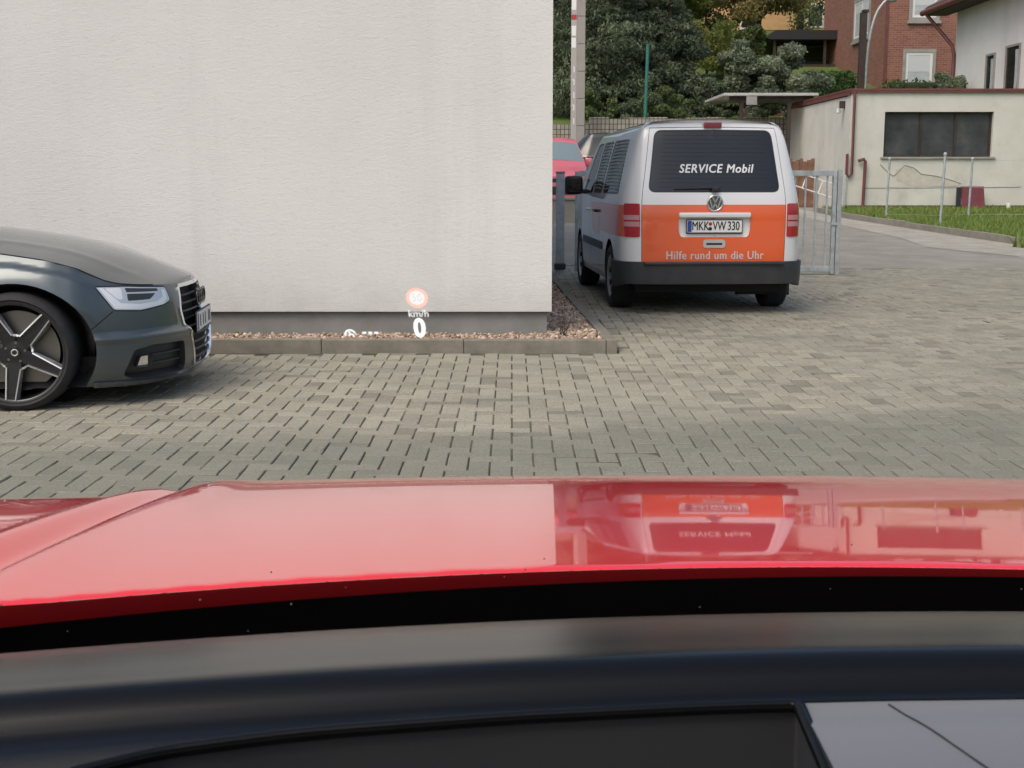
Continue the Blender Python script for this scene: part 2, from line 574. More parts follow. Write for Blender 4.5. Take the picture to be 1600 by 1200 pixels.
def leaf_mat(name, lo, hi):
    m, nt, b = newmat(name)
    at = nt.nodes.new('ShaderNodeAttribute'); at.attribute_name = 'tone'
    nt.links.new(ramp(nt, at.outputs['Fac'], [(0.0, lo), (1.0, hi)]), b.inputs['Base Color'])
    setp(b, None, 0.65, spec=0.25)
    tl = nt.nodes.new('ShaderNodeBsdfTranslucent'); ms = nt.nodes.new('ShaderNodeMixShader'); ms.inputs[0].default_value = 0.38
    nt.links.new(b.inputs['Base Color'].links[0].from_socket, tl.inputs[0])
    out = nt.nodes['Material Output']
    nt.links.new(b.outputs[0], ms.inputs[1]); nt.links.new(tl.outputs[0], ms.inputs[2]); nt.links.new(ms.outputs[0], out.inputs[0])
    return m
M['bark'] = plain('bark', (0.06, 0.05, 0.04), 0.9, var=0.4, vscale=6)

def far_brick():
    m, nt, b = newmat('red_brick')
    c = coords(nt, 'Object', (1, 1, 1))
    sep = nt.nodes.new('ShaderNodeSeparateXYZ'); nt.links.new(c, sep.inputs[0])
    ad = nt.nodes.new('ShaderNodeMath'); ad.operation = 'ADD'
    nt.links.new(sep.outputs[0], ad.inputs[0]); nt.links.new(sep.outputs[1], ad.inputs[1])
    cb = nt.nodes.new('ShaderNodeCombineXYZ')
    nt.links.new(ad.outputs[0], cb.inputs[0]); nt.links.new(sep.outputs[2], cb.inputs[1])
    br = nt.nodes.new('ShaderNodeTexBrick')
    nt.links.new(cb.outputs[0], br.inputs['Vector'])
    br.inputs['Scale'].default_value = 1.0
    br.inputs['Brick Width'].default_value = 0.25
    br.inputs['Row Height'].default_value = 0.083
    br.inputs['Mortar Size'].default_value = 0.008
    br.inputs['Color1'].default_value = (0.21, 0.088, 0.066, 1)
    br.inputs['Color2'].default_value = (0.29, 0.125, 0.09, 1)
    br.inputs['Mortar'].default_value = (0.30, 0.22, 0.18, 1)
    v = noise(nt, 1.2, 5, 0.6, c)
    nt.links.new(mix(nt, br.outputs['Color'], (0.2, 0.09, 0.07), ramp(nt, v, [(0.45, (0, 0, 0)), (0.75, (0.45, 0.45, 0.45))])), b.inputs['Base Color'])
    setp(b, None, 0.9, spec=0.2)
    bump(nt, b, br.outputs['Fac'], -0.5, 0.01)
    return m
M['brick'] = far_brick()

def old_plaster():
    m, nt, b = newmat('old_plaster')
    c = coords(nt)
    a = noise(nt, 0.9, 8, 0.68, c)
    s = noise(nt, 1.3, 8, 0.7, coords(nt, 'Object', (0.9, 0.9, 0.6)))
    c1 = ramp(nt, a, [(0.3, (0.52, 0.505, 0.45)), (0.7, (0.63, 0.62, 0.565))])
    c2 = mix(nt, c1, (0.33, 0.32, 0.275), ramp(nt, s, [(0.55, (0, 0, 0)), (0.74, (0.5, 0.5, 0.5))]))
    nt.links.new(c2, b.inputs['Base Color'])
    setp(b, None, 0.9, spec=0.2)
    bump(nt, b, noise(nt, 40, 5, 0.7, c), 0.3, 0.01)
    return m
M['plaster'] = old_plaster()
M['plaster_patch'] = concrete('exposed_render', (0.55, 0.515, 0.45), 0.2, 4)
M['white_wall'] = concrete('white_house_render', (0.74, 0.74, 0.72), 0.06, 1.5)
M['orange_wall'] = plain('orange_house_render', (0.66, 0.40, 0.20), 0.9, var=0.1)
M['red_trim'] = plain('red_metal_trim', (0.15, 0.05, 0.045), 0.5, var=0.2)
M['maroon'] = plain('maroon_board', (0.14, 0.025, 0.03), 0.5, var=0.2)
M['roof_tile'] = plain('roof_tile', (0.10, 0.06, 0.05), 0.8, var=0.3, vscale=5)
M['dark_wood'] = plain('dark_wood', (0.045, 0.03, 0.024), 0.75, var=0.4, vscale=5)
M['brown_wood'] = plain('brown_wood', (0.19, 0.10, 0.065), 0.8, var=0.35, vscale=4)
M['white_frame'] = plain('white_frame', (0.72, 0.72, 0.70), 0.5)
M['blind'] = plain('roller_blind', (0.55, 0.57, 0.58), 0.6)
M['net_curtain'] = plain('net_curtain', (0.42, 0.45, 0.47), 0.7, var=0.15, vscale=6)
M['stone_frame'] = plain('stone_frame', (0.30, 0.29, 0.27), 0.8, var=0.15)
M['grey_roof'] = plain('pale_roof_edge', (0.45, 0.43, 0.41), 0.7, var=0.15)
M['green_pole'] = plain('green_pole', (0.03, 0.16, 0.12), 0.5)
M['far_black'] = plain('far_dark', (0.02, 0.02, 0.024), 0.6)
M['tan_int'] = plain('stored_goods', (0.25, 0.22, 0.16), 0.8)

# ------------------------------------------------------------------ ground
def H(x, y):
    x = np.asarray(x, float); y = np.asarray(y, float)
    h = np.interp(y, [-1e3, 18.6, 33, 40.6, 41.0, 48, 78, 140, 1e3], [0, 0, 0.40, 0.5, 2.75, 3.9, 9.9, 12, 12])
    return h

def sheet(name, xs, ys, zoff, mat, kind='structure', zf=None):
    Xg, Yg = np.meshgrid(xs, ys)
    Z = (H(Xg, Yg) if zf is None else zf(Xg, Yg)) + zoff
    P = np.stack([Xg, Yg, Z], 2)
    o = MB().grid(P).build(name, mat, None, smooth=True)
    o['kind'] = kind
    return o
ys = np.unique(np.concatenate([[-300, -100, -40], np.arange(-20, 90, 2.0), [40.6, 41.0, 18.6, 100, 140, 300, 900]]))
sheet('ground', np.unique(np.concatenate([[-900, -300, -120], np.arange(-60, 62, 4.0), [120, 300, 900]])), ys, -0.07, M['terrain'])

YARD_END = 18.3
sheet('street', [-60, -20, 0, 20, 60], [-70, -30, -10, 2.9], -0.004, M['asphalt'])
sheet('yard_bedding', [-14, -6, 2, 8, 14], [2.9, 4, 10, YARD_END], -0.011, M['joint'])
sheet('driveway', np.linspace(-14, 16, 16), np.linspace(YARD_END + 0.004, 40.5, 24), -0.006, M['asphalt'])

# 90-degree herringbone of 10 x 20 cm pavers
JW = 0.0068
def paver_verts(sx, sy, seed):
    r = np.random.default_rng(seed)
    c, d = 0.004, 0.05
    ax, ay = sx / 2 - JW / 2, sy / 2 - JW / 2
    q = [(-1, -1), (1, -1), (1, 1), (-1, 1)]
    t = r.uniform(-0.0012, 0.0012, 3)
    vs = [(a * ax, b * ay, -d) for a, b in q] + [(a * ax, b * ay, -c) for a, b in q]
    vs += [(a * (ax - c), b * (ay - c), t[0] + a * t[1] + b * t[2]) for a, b in q]
    return vs
PF = [(8, 9, 10, 11)] + [(i, (i + 1) % 4, 4 + (i + 1) % 4, 4 + i) for i in range(4)] + [(4 + i, 4 + (i + 1) % 4, 8 + (i + 1) % 4, 8 + i) for i in range(4)]
G = 0.1
PIECE = []
KX = lambda y: 0.79 - 0.0402 * (y - 9.49)      # outer edge of the side kerb
def blocked(x, y):
    if y > 9.47 and x < KX(y) + 0.012: return True
    return False
for j in range(30, int(YARD_END / G) + 1):
    y0 = j * G
    half = 0.46 * y0 + 1.5
    for i in range(int(-half / G) - 2, int(half / G) + 3):
        k = (i + j) % 4
        if k == 0: c = (i * G + G, y0 + G / 2, True)
        elif k == 2: c = (i * G + G / 2, y0 + G, False)
        else: continue
        if c[1] > YARD_END - 0.08 or c[0] < -13.5 or c[0] > 13.5: continue
        e = 0.09
        if blocked(c[0] - (e if c[2] else 0.04), c[1] + (0.04 if c[2] else e)): continue
        PIECE.append(c)
def wob(x, y):      # slight settlement of the yard
    return 0.006 * math.sin(x * 0.9 + 1.0) * math.sin(y * 0.7) + 0.003 * math.sin(x * 2.3 + y * 1.7)
def px_of(x, y):
    th = R(9.23); dz = -EYE
    dep = y * math.cos(th) - dz * math.sin(th)
    up = y * math.sin(th) + dz * math.cos(th)
    return 800 + 2000 * x / dep, 600 - 2000 * up / dep
cand = []
for n, c in enumerate(PIECE):
    u, v = px_of(c[0], c[1])
    if 6 < u < 1594 and v < 772 - 0.014 * u:
        cand.append((c[1] ** 2 + c[0] ** 2 * 0.3, n))
cand.sort()
single = set(n for _, n in cand[:300])
yard = empty('paved_yard'); yard['kind'] = 'structure'
meshes = {}
for n in sorted(single):
    x, y, hor = PIECE[n]
    key = (hor, n % 8)
    if key not in meshes:
        me = bpy.data.meshes.new('paver')
        me.from_pydata(paver_verts(0.2 if hor else 0.1, 0.1 if hor else 0.2, n), [], PF)
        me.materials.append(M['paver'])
        meshes[key] = me
    o = bpy.data.objects.new('paver', meshes[key])
    o.location = (x, y, wob(x, y) + random.uniform(-0.0015, 0.0015))
    o.rotation_euler = (random.uniform(-.006, .006), random.uniform(-.006, .006), random.uniform(-.008, .008))
    o.parent = yard
    COL.objects.link(o)
V, F, T = [], [], []
for n, (x, y, hor) in enumerate(PIECE):
    if n in single: continue
    vs = paver_verts(0.2 if hor else 0.1, 0.1 if hor else 0.2, n)
    dz = wob(x, y) + random.uniform(-0.0015, 0.0015)
    a = random.uniform(-.008, .008); ca, sa = math.cos(a), math.sin(a)
    b0 = len(V)
    V += [(x + p[0] * ca - p[1] * sa, y + p[0] * sa + p[1] * ca, p[2] + dz) for p in vs]
    F += [tuple(b0 + q for q in f) for f in PF]
    T += [random.uniform(0.01, 1.0)] * 12
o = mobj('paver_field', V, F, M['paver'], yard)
o['kind'] = 'stuff'
at = o.data.attributes.new('tone', 'FLOAT', 'POINT'); at.data.foreach_set('value', T)

# ------------------------------------------------------------------ kerb round the building
kerb = empty('kerb'); kerb['kind'] = 'structure'
def kerb_stone(a, b, w, h, mat, parent, z0=-0.08, ch=0.006, flip=False):
    """a stone from a to b (x,y,z ground), its body to the left of the direction a->b"""
    a, b = Vector(a), Vector(b)
    d = (b - a); L = d.length; d.normalize()
    n = Vector((-d.y, d.x, 0)).normalized()
    mb = MB().box((0.002, 0, z0), (L - 0.002, w, h), ch)
    mb.v = [tuple(a + d * p[0] + n * p[1] + Vector((0, 0, p[2]))) for p in mb.v]
    return mb.build('kerb_stone', mat, parent)
x = 0.79 - 0.085
kerb_stone((x, 9.49, 0), (0.79, 9.49, 0), 0.085, 0.092, M['kerb'], kerb)
while x > -9:
    kerb_stone((x - 1.065, 9.49, 0), (x, 9.49, 0), 0.085, 0.092 + random.uniform(-.003, .003), M['kerb'], kerb)
    x -= 1.065
y = 9.578
while y < 17.0:
    kerb_stone((KX(y), y, 0), (KX(y + 1), y + 1, 0), 0.085, 0.088 + random.uniform(-.004, .004), M['kerb'], kerb)
    y += 1.0

# ------------------------------------------------------------------ white building with its plinth
wb = empty('white_building', (-6, 10.0, 0))
tag(wb, 'windowless building with white scratch render above a recessed grey plinth', 'building')
def rel(p): return (p[0] + 6, p[1] - 10.0, p[2])
mb = MB()
pl = [(0.311, 10.0), (-0.40, 26.0), (-13, 26.0), (-13, 10.0)]
def pr(poly, z0, z1): return MB().prism(poly, lambda a, b: rel((a, b, z0)), lambda a, b: rel((a, b, z1)))
pr(pl, 0.25, 5.8).build('rendered_wall', M['stucco'], wb)
pr([(0.275, 10.045), (-0.44, 25.95), (-12.9, 25.95), (-12.9, 10.045)], -0.1, 0.2495).build('plinth', M['plinth'], wb)
pr([(0.36, 9.93), (-0.35, 26.07), (-13.1, 26.07), (-13.1, 9.93)], 5.8005, 5.95).build('roof_edge', M['galv'], wb)

# gravel bed
box('bed_soil', (-13, 9.57, -0.06), (0.72, 10.05, 0.045), M['soil'])['kind'] = 'structure'
mbs = MB().prism([(0.275, 10.04), (0.71, 9.56), (0.42, 17), (-0.06, 17)], lambda a, b: (a, b, -0.06), lambda a, b: (a, b, 0.044))
mbs.build('bed_soil', M['soil'])['kind'] = 'structure'
ico = bmesh.new(); bmesh.ops.create_icosphere(ico, subdivisions=1, radius=1)
IV = np.array([v.co[:] for v in ico.verts]); IF = [[v.index for v in f.verts] for f in ico.faces]; ico.free()
V, F, T = [], [], []
def add_stone(x, y, z, s):
    b0 = len(V)
    sc = s * rng.uniform(0.55, 1.25, 3) * np.array([1.1, 1.0, 0.65])
    P = IV * sc * rng.uniform(0.8, 1.15, (len(IV), 1))
    A = np.array(Matrix.Rotation(rng.uniform(0, 6.28), 3, Vector(rng.normal(size=3)).normalized()))
    P = P @ A.T + np.array([x, y, z])
    V.extend(map(tuple, P)); F.extend([tuple(b0 + i for i in f) for f in IF]); T.extend([float(rng.beta(2, 2.4))] * len(IV))
for _ in range(4200):
    x = rng.uniform(-4.2, 0.70); y = rng.uniform(9.585, 10.03)
    add_stone(x, y, 0.052 + rng.uniform(0, 0.022), rng.uniform(0.010, 0.024))
for _ in range(3600):
    y = 10 + rng.beta(1.0, 1.8) * 7
    xa = 0.27 - 0.046 * (y - 10.0); xb = KX(y) - 0.10
    add_stone(rng.uniform(xa, xb), y, 0.05 + rng.uniform(0, 0.025), rng.uniform(0.013, 0.03))
o = mobj('gravel', V, F, M['stone']); tag(o, 'brown and beige gravel between the kerb and the plinth', 'gravel', kind='stuff')
at = o.data.attributes.new('tone', 'FLOAT', 'POINT'); at.data.foreach_set('value', T)

# dry weed twig in the gravel by the corner
tw = MB()
for k in range(9):
    a = rng.uniform(0, 6.28); l = rng.uniform(0.06, 0.15)
    p0 = (0.40 + rng.uniform(-.03, .03), 9.98 + rng.uniform(-.03, .03), 0.05)
    p1 = (p0[0] + math.cos(a) * l * .5, p0[1] + math.sin(a) * l * .4, 0.05 + l)
    tw.tube([p0, ((p0[0] + p1[0]) / 2 + .01, (p0[1] + p1[1]) / 2, 0.05 + l * .55), p1], [0.004, 0.003, 0.0015], 5)
tag(tw.build('dry_weed', M['bark']), 'small dry brown weed in the gravel at the plinth corner', 'plant')

# ------------------------------------------------------------------ lawn, verge and kerb on the far right
KB = [(12.5, 17.7), (8.95, 22.0), (8.35, 26.0), (7.75, 30.5), (7.6, 40)]
def kbx(y): return np.interp(y, [p[1] for p in KB], [p[0] for p in KB])
def strip(name, x_of0, x_of1, y0, y1, n, zoff, mat, m=6):
    P = []
    for y in np.linspace(y0, y1, n):
        xs = np.linspace(x_of0(y), x_of1(y), m)
        P.append([(x, y, H(x, y) + zoff) for x in xs])
    o = MB().grid(P).build(name, mat, None, smooth=True); o['kind'] = 'structure'; return o
strip('lawn', lambda y: kbx(y) + 0.1, lambda y: 18 + 0 * y, 18.7, 33.2, 16, 0.085, M['lawn'], 12)
strip('gravel_verge', lambda y: kbx(y) - np.interp(y, [18.6, 20, 24, 30], [4.2, 2.4, 1.35, 0.8]), lambda y: kbx(y) + 0.02, 18.6, 39, 24, -0.001, M['verge'])
lk = empty('lawn_kerb'); lk['kind'] = 'structure'
y = 19.0
while y < 33:
    a = Vector((float(kbx(y)), y, float(H(0, y)))); b = Vector((float(kbx(y + 1)), y + 1, float(H(0, y + 1))))
    kerb_stone(b, a, 0.10, 0.12 + random.uniform(-.01, .01), M['kerb_far'], lk)
    y += 1.0

# grass blades, one mass
def blades(name, n, xr, yr, zf, hmin, hmax, mat, keep=None):
    V, F, T = [], [], []
    c = 0
    while c < n:
        x = rng.uniform(*xr); y = rng.uniform(*yr)
        c += 1
        if keep is not None and not keep(x, y): continue
        h = rng.uniform(hmin, hmax); a = rng.uniform(0, 3.14); w = h * 0.13
        dx, dy = math.cos(a) * w, math.sin(a) * w
        lx, ly = rng.normal(0, h * .35, 2)
        b0 = len(V); z = float(zf(x, y))
        V.extend([(x - dx, y - dy, z), (x + dx, y + dy, z), (x + lx, y + ly, z + h)])
        F.append((b0, b0 + 1, b0 + 2)); T.extend([float(rng.uniform(0, 1))] * 3)
    o = mobj(name, V, F, mat)
    at = o.data.attributes.new('tone', 'FLOAT', 'POINT'); at.data.foreach_set('value', T)
    return o
M['blade'] = leaf_mat('grass_blade', (0.12, 0.19, 0.04), (0.31, 0.37, 0.11))
o = blades('grass', 26000, (7.8, 15), (21, 33), lambda x, y: H(x, y) + 0.08, 0.05, 0.13, M['blade'], lambda x, y: x > kbx(y) + 0.13)
tag(o, 'short mown lawn in front of the old flat-roofed building', 'grass', kind='stuff')
o = blades('weed_tuft', 900, (8.6, 9.9), (20.9, 22.1), lambda x, y: H(x, y) + 0.0, 0.10, 0.26, M['blade'], lambda x, y: abs(x - kbx(y)) < 0.35)
tag(o, 'ragged weeds growing over the lawn kerb beside the pale verge', 'weeds', kind='stuff')

# ------------------------------------------------------------------ wheels
def wheel(parent, loc, out, r, w, rim_r, style, name='wheel'):
    """out = +1/-1: which way (local y) the outer face looks"""
    e = bpy.data.objects.new(name, None); e.parent = parent; e.location = loc; COL.objects.link(e)
    s = out
    prof = [(rim_r, -w * .48), (rim_r + .012, -w * .5), (r - .035, -w * .52), (r - .012, -w * .46), (r, -w * .34), (r, w * .34), (r - .012, w * .46), (r - .035, w * .52), (rim_r + .012, w * .5), (rim_r, w * .46), (rim_r - .01, w * .3)]
    MB().lathe([(a, h * s) for a, h in prof], 64).build('tyre', M['rubber'], e, smooth=True, angle=40)
    if style == 'sport':
        lip = [(rim_r + .004, .47 * w), (rim_r - .006, .475 * w), (rim_r - .016, .45 * w), (rim_r - .022, .3 * w), (rim_r - .035, .0), (rim_r - .04, -.35 * w)]
        MB().lathe([(a, h * s) for a, h in lip], 64).build('rim', M['black_rim'], e, smooth=True, angle=40)
        MB().lathe([(.05, .05 * w * s), (rim_r * .80, .05 * w * s), (rim_r * .80, -.05 * w * s), (.05, -.05 * w * s)], 48).build('brake_disc', M['disc'], e)
        MB().lathe([(rim_r - .035, -.36 * w * s), (.02, -.36 * w * s)], 48).build('barrel_back', M['dark'], e)
        rc = .075
        MB().lathe([(0, .40 * w * s), (.03, .40 * w * s), (.032, .37 * w * s), (.062, .36 * w * s), (rc, .30 * w * s), (rc, .1 * w * s)], 40).build('hub', M['black_rim'], e, smooth=True, angle=30)
        MB().lathe([(.014, .405 * w * s), (.017, .410 * w * s), (.020, .405 * w * s)], 24).build('hub_cap', M['silver_rim'], e, smooth=True)
        for k in range(5):
            a = R(47 - 72 * k)
            ca, sa = math.cos(a), math.sin(a)
            def P(rr, t, h): return (rr * ca - t * sa, h * s * w, rr * sa + t * ca)
            sp = MB()
            r0, r1 = .055, rim_r - .014
            # dark spoke body, dished in the middle
            sp.add([P(r0, -.038, .36), P(r0, .038, .36), P(r1, .027, .42), P(r1, -.027, .42), P(r0, -.038, .15), P(r0, .038, .15), P(r1, .024, .2), P(r1, -.024, .2)],
                   [(0, 1, 2, 3), (7, 6, 5, 4), (0, 3, 7, 4), (1, 5, 6, 2), (3, 2, 6, 7), (0, 4, 5, 1)])
            so = sp.build('spoke', M['black_rim'], e)
            for q in (-1, 1):
                ed = MB()
                ed.add([P(.088, q * .035, .42), P(.088, q * .042, .41), P(r1, q * .029, .475), P(r1, q * .022, .48), P(.088, q * .030, .3), P(.088, q * .047, .3), P(r1, q * .040, .3), P(r1, q * .020, .3)],
                       [(0, 1, 2, 3), (7, 6, 5, 4), (0, 3, 7, 4), (1, 5, 6, 2), (3, 2, 6, 7), (0, 4, 5, 1)])
                ed.add([P(.080, q * .043, .40), P(.074, q * .058, .385), P(.085, q * .060, .385), P(.092, q * .043, .4), P(.080, q * .043, .3), P(.074, q * .058, .3), P(.085, q * .060, .3), P(.092, q * .043, .3)],
                       [(0, 1, 2, 3), (7, 6, 5, 4), (0, 3, 7, 4), (1, 5, 6, 2), (3, 2, 6, 7), (0, 4, 5, 1)])
                ed.build('spoke_edge', M['silver_rim'], e)
        for k in range(5):
            a = R(11 - 72 * k)
            MB().lathe([(0, .37 * w * s), (.007, .37 * w * s), (.008, .3 * w * s)], 10, c=(.055 * math.cos(a), 0, .055 * math.sin(a))).build('wheel_bolt', M['disc'], e)
    else:
        d = [(0, .36 * w), (.05, .37 * w), (.09, .33 * w), (rim_r - .03, .40 * w), (rim_r - .012, .46 * w), (rim_r + .004, .48 * w)]
        MB().lathe([(a, h * s) for a, h in d], 48).build('rim', M['silver_rim'], e, smooth=True, angle=40)
        for k in range(7):
            a = R(20 + 360 / 7 * k)
            ca, sa = math.cos(a), math.sin(a)
            mb = MB()
            pts = [(.11, -.016), (rim_r - .045, -.032), (rim_r - .045, .032), (.11, .016)]
            mb.prism(pts, lambda q, t: (q * ca - t * sa, s * .405 * w, q * sa + t * ca), lambda q, t: (q * ca - t * sa, s * (.36 * w + .06 * w * (q - .1)), q * sa + t * ca))
            mb.build('rim_slot', M['dark'], e)
    return e

def plan_curve(pts):
    d = spline(pts, 24)
    seg = np.hypot(*np.diff(d, axis=0).T)
    s = np.concatenate([[0], np.cumsum(seg)])
    t = np.gradient(d, axis=0)
    t /= np.linalg.norm(t, axis=1)[:, None]
    return d, s, t

class Car:
    """half-body surface: a plan line followed round the car, pulled in by inset(z, s)"""
    def __init__(self, pts, inset, left_normal):
        self.d, self.s, self.t = plan_curve(pts)
        self.inset = inset
        self.sg = left_normal
    def fmap(self, u, v):
        x = np.interp(u, self.s, self.d[:, 0]); y = np.interp(u, self.s, self.d[:, 1])
        tx = np.interp(u, self.s, self.t[:, 0]); ty = np.interp(u, self.s, self.t[:, 1])
        nx, ny = -ty * self.sg, tx * self.sg
        i = self.inset(u, v, x)
        return np.stack([x - nx * i, np.maximum(y - ny * i, 0), v], 1)
    def s_at_x(self, x):
        # side part only: where the plan x first reaches the value
        k = np.argmin(np.abs(self.d[:, 0] - x) + (self.d[:, 1] < 0.5) * 10)
        return float(self.s[k])

def cap_rows(E, C, z_pow=2.2, n=12):
    """surface between an edge line E and a centre line C (both lists of xyz), mirrored to both sides"""
    rows = []
    ks = np.concatenate([np.linspace(0, .25, 5)[:-1], np.linspace(.25, 1, n)])
    for e, c in zip(E, C):
        row = []
        for k in ks:
            f = 1 - (1 - k) ** z_pow
            row.append((e[0] + (c[0] - e[0]) * k, e[1] * (1 - k), e[2] + (c[2] - e[2]) * f))
        rows.append([(x, y, z) for x, y, z in row] + [(x, -y, z) for x, y, z in reversed(row[:-1])])
    return rows

def ellipse(cx, cz, rx, rz, a0, a1, n=28):
    return [(cx + rx * math.cos(R(a)), cz + rz * math.sin(R(a))) for a in np.linspace(a0, a1, n)]

def plate(parent, text_groups, w, h, fn, name='number_plate', blur=False):
    """fn(a,b,o): plate plane coords (a right, b up) and offset toward the viewer -> local xyz"""
    mb = MB().prism(round_poly([(-w/2-.008, -h/2-.014), (w/2+.008, -h/2-.014), (w/2+.008, h/2+.008), (-w/2-.008, h/2+.008)], .01, 4), lambda a, b: fn(a, b, 0), lambda a, b: fn(a, b, .006))
    p = mb.build(name, M['black_plastic'], parent)
    MB().prism(round_poly([(-w/2, -h/2), (w/2, -h/2), (w/2, h/2), (-w/2, h/2)], .008, 4), lambda a, b: fn(a, b, .007), lambda a, b: fn(a, b, .010)).build('plate_face', M['white_plate'], p)
    MB().prism([(-w/2+.004, -h/2+.004), (-w/2+.044, -h/2+.004), (-w/2+.044, h/2-.004), (-w/2+.004, h/2-.004)], lambda a, b: fn(a, b, .0103), lambda a, b: fn(a, b, .0115)).build('country_band', M['plate_blue'], p)
    for s, cx, sz, sx in text_groups:
        V, F = text_mesh(s, sz, 0.0022, 0, 1.0)
        mobj('plate_lettering', [fn(cx + v[0] * sx, v[1], .0118 + v[2]) for v in V], F, M['plate_ink'], p)
    return p

# ------------------------------------------------------------------ small high-roof van (used for the service van and the red one)
VP = [(0, 0), (.002, .3), (.012, .52), (.035, .68), (.075, .775), (.14, .83), (.25, .862), (.5, .875), (1.2, .88), (2.0, .88), (3.0, .88), (3.6, .872), (3.95, .845), (4.2, .74), (4.32, .55), (4.38, .3), (4.40, 0)]
_vi = sm_interp([.10, .2, .32, .5, .8, 1.0, 1.18, 1.39, 1.6, 1.70, 1.755, 1.79, 1.805], [.07, .03, .008, 0, 0, .006, .034, .086, .142, .178, .212, .268, .32])
def van_inset(u, v, x):
    i = _vi(v)
    # front: bonnet and windscreen lean is in the roofline, keep the nose upright
    return i * np.where(x > 3.2, np.clip(1 - (x - 3.2) * .55, .4, 1), 1)
van = Car(VP, van_inset, 1)
S_ = van.s_at_x
def van_top(u):
    x = np.interp(u, van.s, van.d[:, 0])
    return np.interp(x, [0, .1, .5, 2.4, 2.85, 3.0, 3.70, 3.85, 4.2, 4.4], [1.803, 1.803, 1.805, 1.80, 1.765, 1.70, 1.11, 1.05, .93, .84])
SEND = float(van.s[-1])
def build_van(root, col, deco):
    us = np.linspace(0, SEND, 90)
    bot = np.interp(us, [0, .8, 1.0, SEND - 1.0, SEND - .7, SEND], [.30, .30, .26, .26, .22, .22])
    dom = list(zip(us, bot)) + [(u, float(van_top(u))) for u in us[::-1]]
    sa, sf = S_(.83), S_(3.51)
    regs = []
    arch_r = ellipse(sa, .31, .365, .375, 0, 360, 48)
    arch_f = ellipse(sf, .31, .365, .375, 0, 360, 48)
    regs += [('arch_r', arch_r), ('arch_f', arch_f)]
    # rear window
    rw = round_poly([(-.4, 1.148), (.630, 1.148), (.572, 1.725), (-.4, 1.735)], .075, 7)
    regs += [('rear_glass', grow(rw, -.012)), ('rear_seal', rw)]
    # tail light
    tl = round_poly([(.695, .735), (.85, .735), (.885, 1.045), (.70, 1.045)], .018, 4)
    tl = [(s, z) for s, z in tl]
    regs += [('tail_white', [(.6, .835), (1.0, .835), (1.0, .875), (.6, .875)]), ('tail_white', [(.6, .895), (1.0, .895), (1.0, .94), (.6, .94)])]
    regs[-1] = ('tail_white', [p for p in [(.703, .893), (.872, .893), (.876, .938), (.704, .938)]])
    regs[-2] = ('tail_white', [p for p in [(.701, .832), (.865, .832), (.869, .878), (.702, .878)]])
    regs += [('tail_red', tl)]
    # gap round the tailgate
    gate = [(-.02, .50), (.672, .50), (.682, 1.03), (.676, 1.15), (.62, 1.742), (-.02, 1.76)]
    # side windows
    for nm, (a, b) in (('rear', (.52, 1.60)), ('mid', (1.66, 2.42))):
        pass
    w1 = round_poly([(S_(.42), 1.13), (S_(1.55), 1.12), (S_(1.57), 1.66), (S_(.62), 1.655)], .06, 5)
    w2 = round_poly([(S_(1.66), 1.12), (S_(2.32), 1.115), (S_(2.36), 1.655), (S_(1.67), 1.66)], .05, 5)
    w3 = round_poly([(S_(2.43), 1.115), (S_(3.28), 1.09), (S_(3.06), 1.42), (S_(2.84), 1.655), (S_(2.47), 1.655)], .045, 5)
    for nm, w in (('side_glass_a', w1), ('side_glass_b', w2), ('side_glass_c', w3)):
        regs += [(nm, grow(w, -.012)), ('side_seal', w)]
    # front: lamps and grilles
    fl = round_poly([(SEND - .50, .66), (SEND - .52, .80), (SEND - .98, .90), (SEND - .96, .70)], .03, 4)
    regs += [('head_lamp', fl)]
    regs += [('grille', round_poly([(SEND - .44, .70), (SEND + .02, .70), (SEND + .02, .79), (SEND - .46, .79)], .02, 3))]
    regs += [('lower_grille', round_poly([(SEND - .62, .40), (SEND + .02, .40), (SEND + .02, .60), (SEND - .60, .60)], .03, 3))]
    # doors gaps as fine dark lines
    def vline(x, z0, z1, w=.006, lean=0): return [(S_(x) - w / 2, z0), (S_(x) + w / 2, z0), (S_(x) + w / 2 + lean, z1), (S_(x) - w / 2 + lean, z1)]
    regs += [('gap_a', vline(1.61, .34, 1.68)), ('gap_b', vline(2.395, .34, 1.66)), ('gap_c', [(S_(3.30), .36), (S_(3.306), .36), (S_(3.346), 1.05), (S_(3.34), 1.05)])]
    regs += [('trim', [(S_(1.35), .55), (S_(3.05), .55), (S_(3.05), .625), (S_(1.35), .625)])]
    ring = grow(gate, .005)
    if deco:
        regs += [('gap_t', [(.676, .50), (.681, .50), (.690, 1.03), (.685, 1.03)]), ('gap_t', [(.690, 1.03), (.685, 1.03), (.679, 1.16), (.684, 1.16)]), ('gap_t', [(.684, 1.16), (.679, 1.16), (.622, 1.745), (.627, 1.748)])]
        regs += [('gap_t', [(-.02, 1.752), (.625, 1.742), (.627, 1.748), (-.02, 1.758)])]
        rec = round_poly([(-.40, .735), (.318, .735), (.338, .80), (.338, .925), (.318, .955), (-.40, .955)], .025, 4)
        regs += [('plate_recess', rec)]
        regs += [('tail_panel', [(-.02, .505), (.676, .505), (.685, 1.035), (-.02, 1.035)])]
        regs += [('side_panel_film', [(S_(.10), .735), (S_(1.60), .735), (S_(1.60), 1.03), (S_(.10), 1.03)]), ('door_film', [(S_(1.62), .70), (S_(2.2), .70), (S_(2.36), 1.02), (S_(1.62), 1.02)])]
    # bumpers
    ub = np.linspace(-.02, S_(.50), 24)
    regs += [('rear_bumper', [(u, .22) for u in ub] + [(u, .505) for u in ub[::-1]])]
    uf = np.linspace(S_(3.86), SEND + .02, 20)
    regs += [('front_bumper', [(u, .20) for u in uf] + [(u, .64) for u in uf[::-1]])]
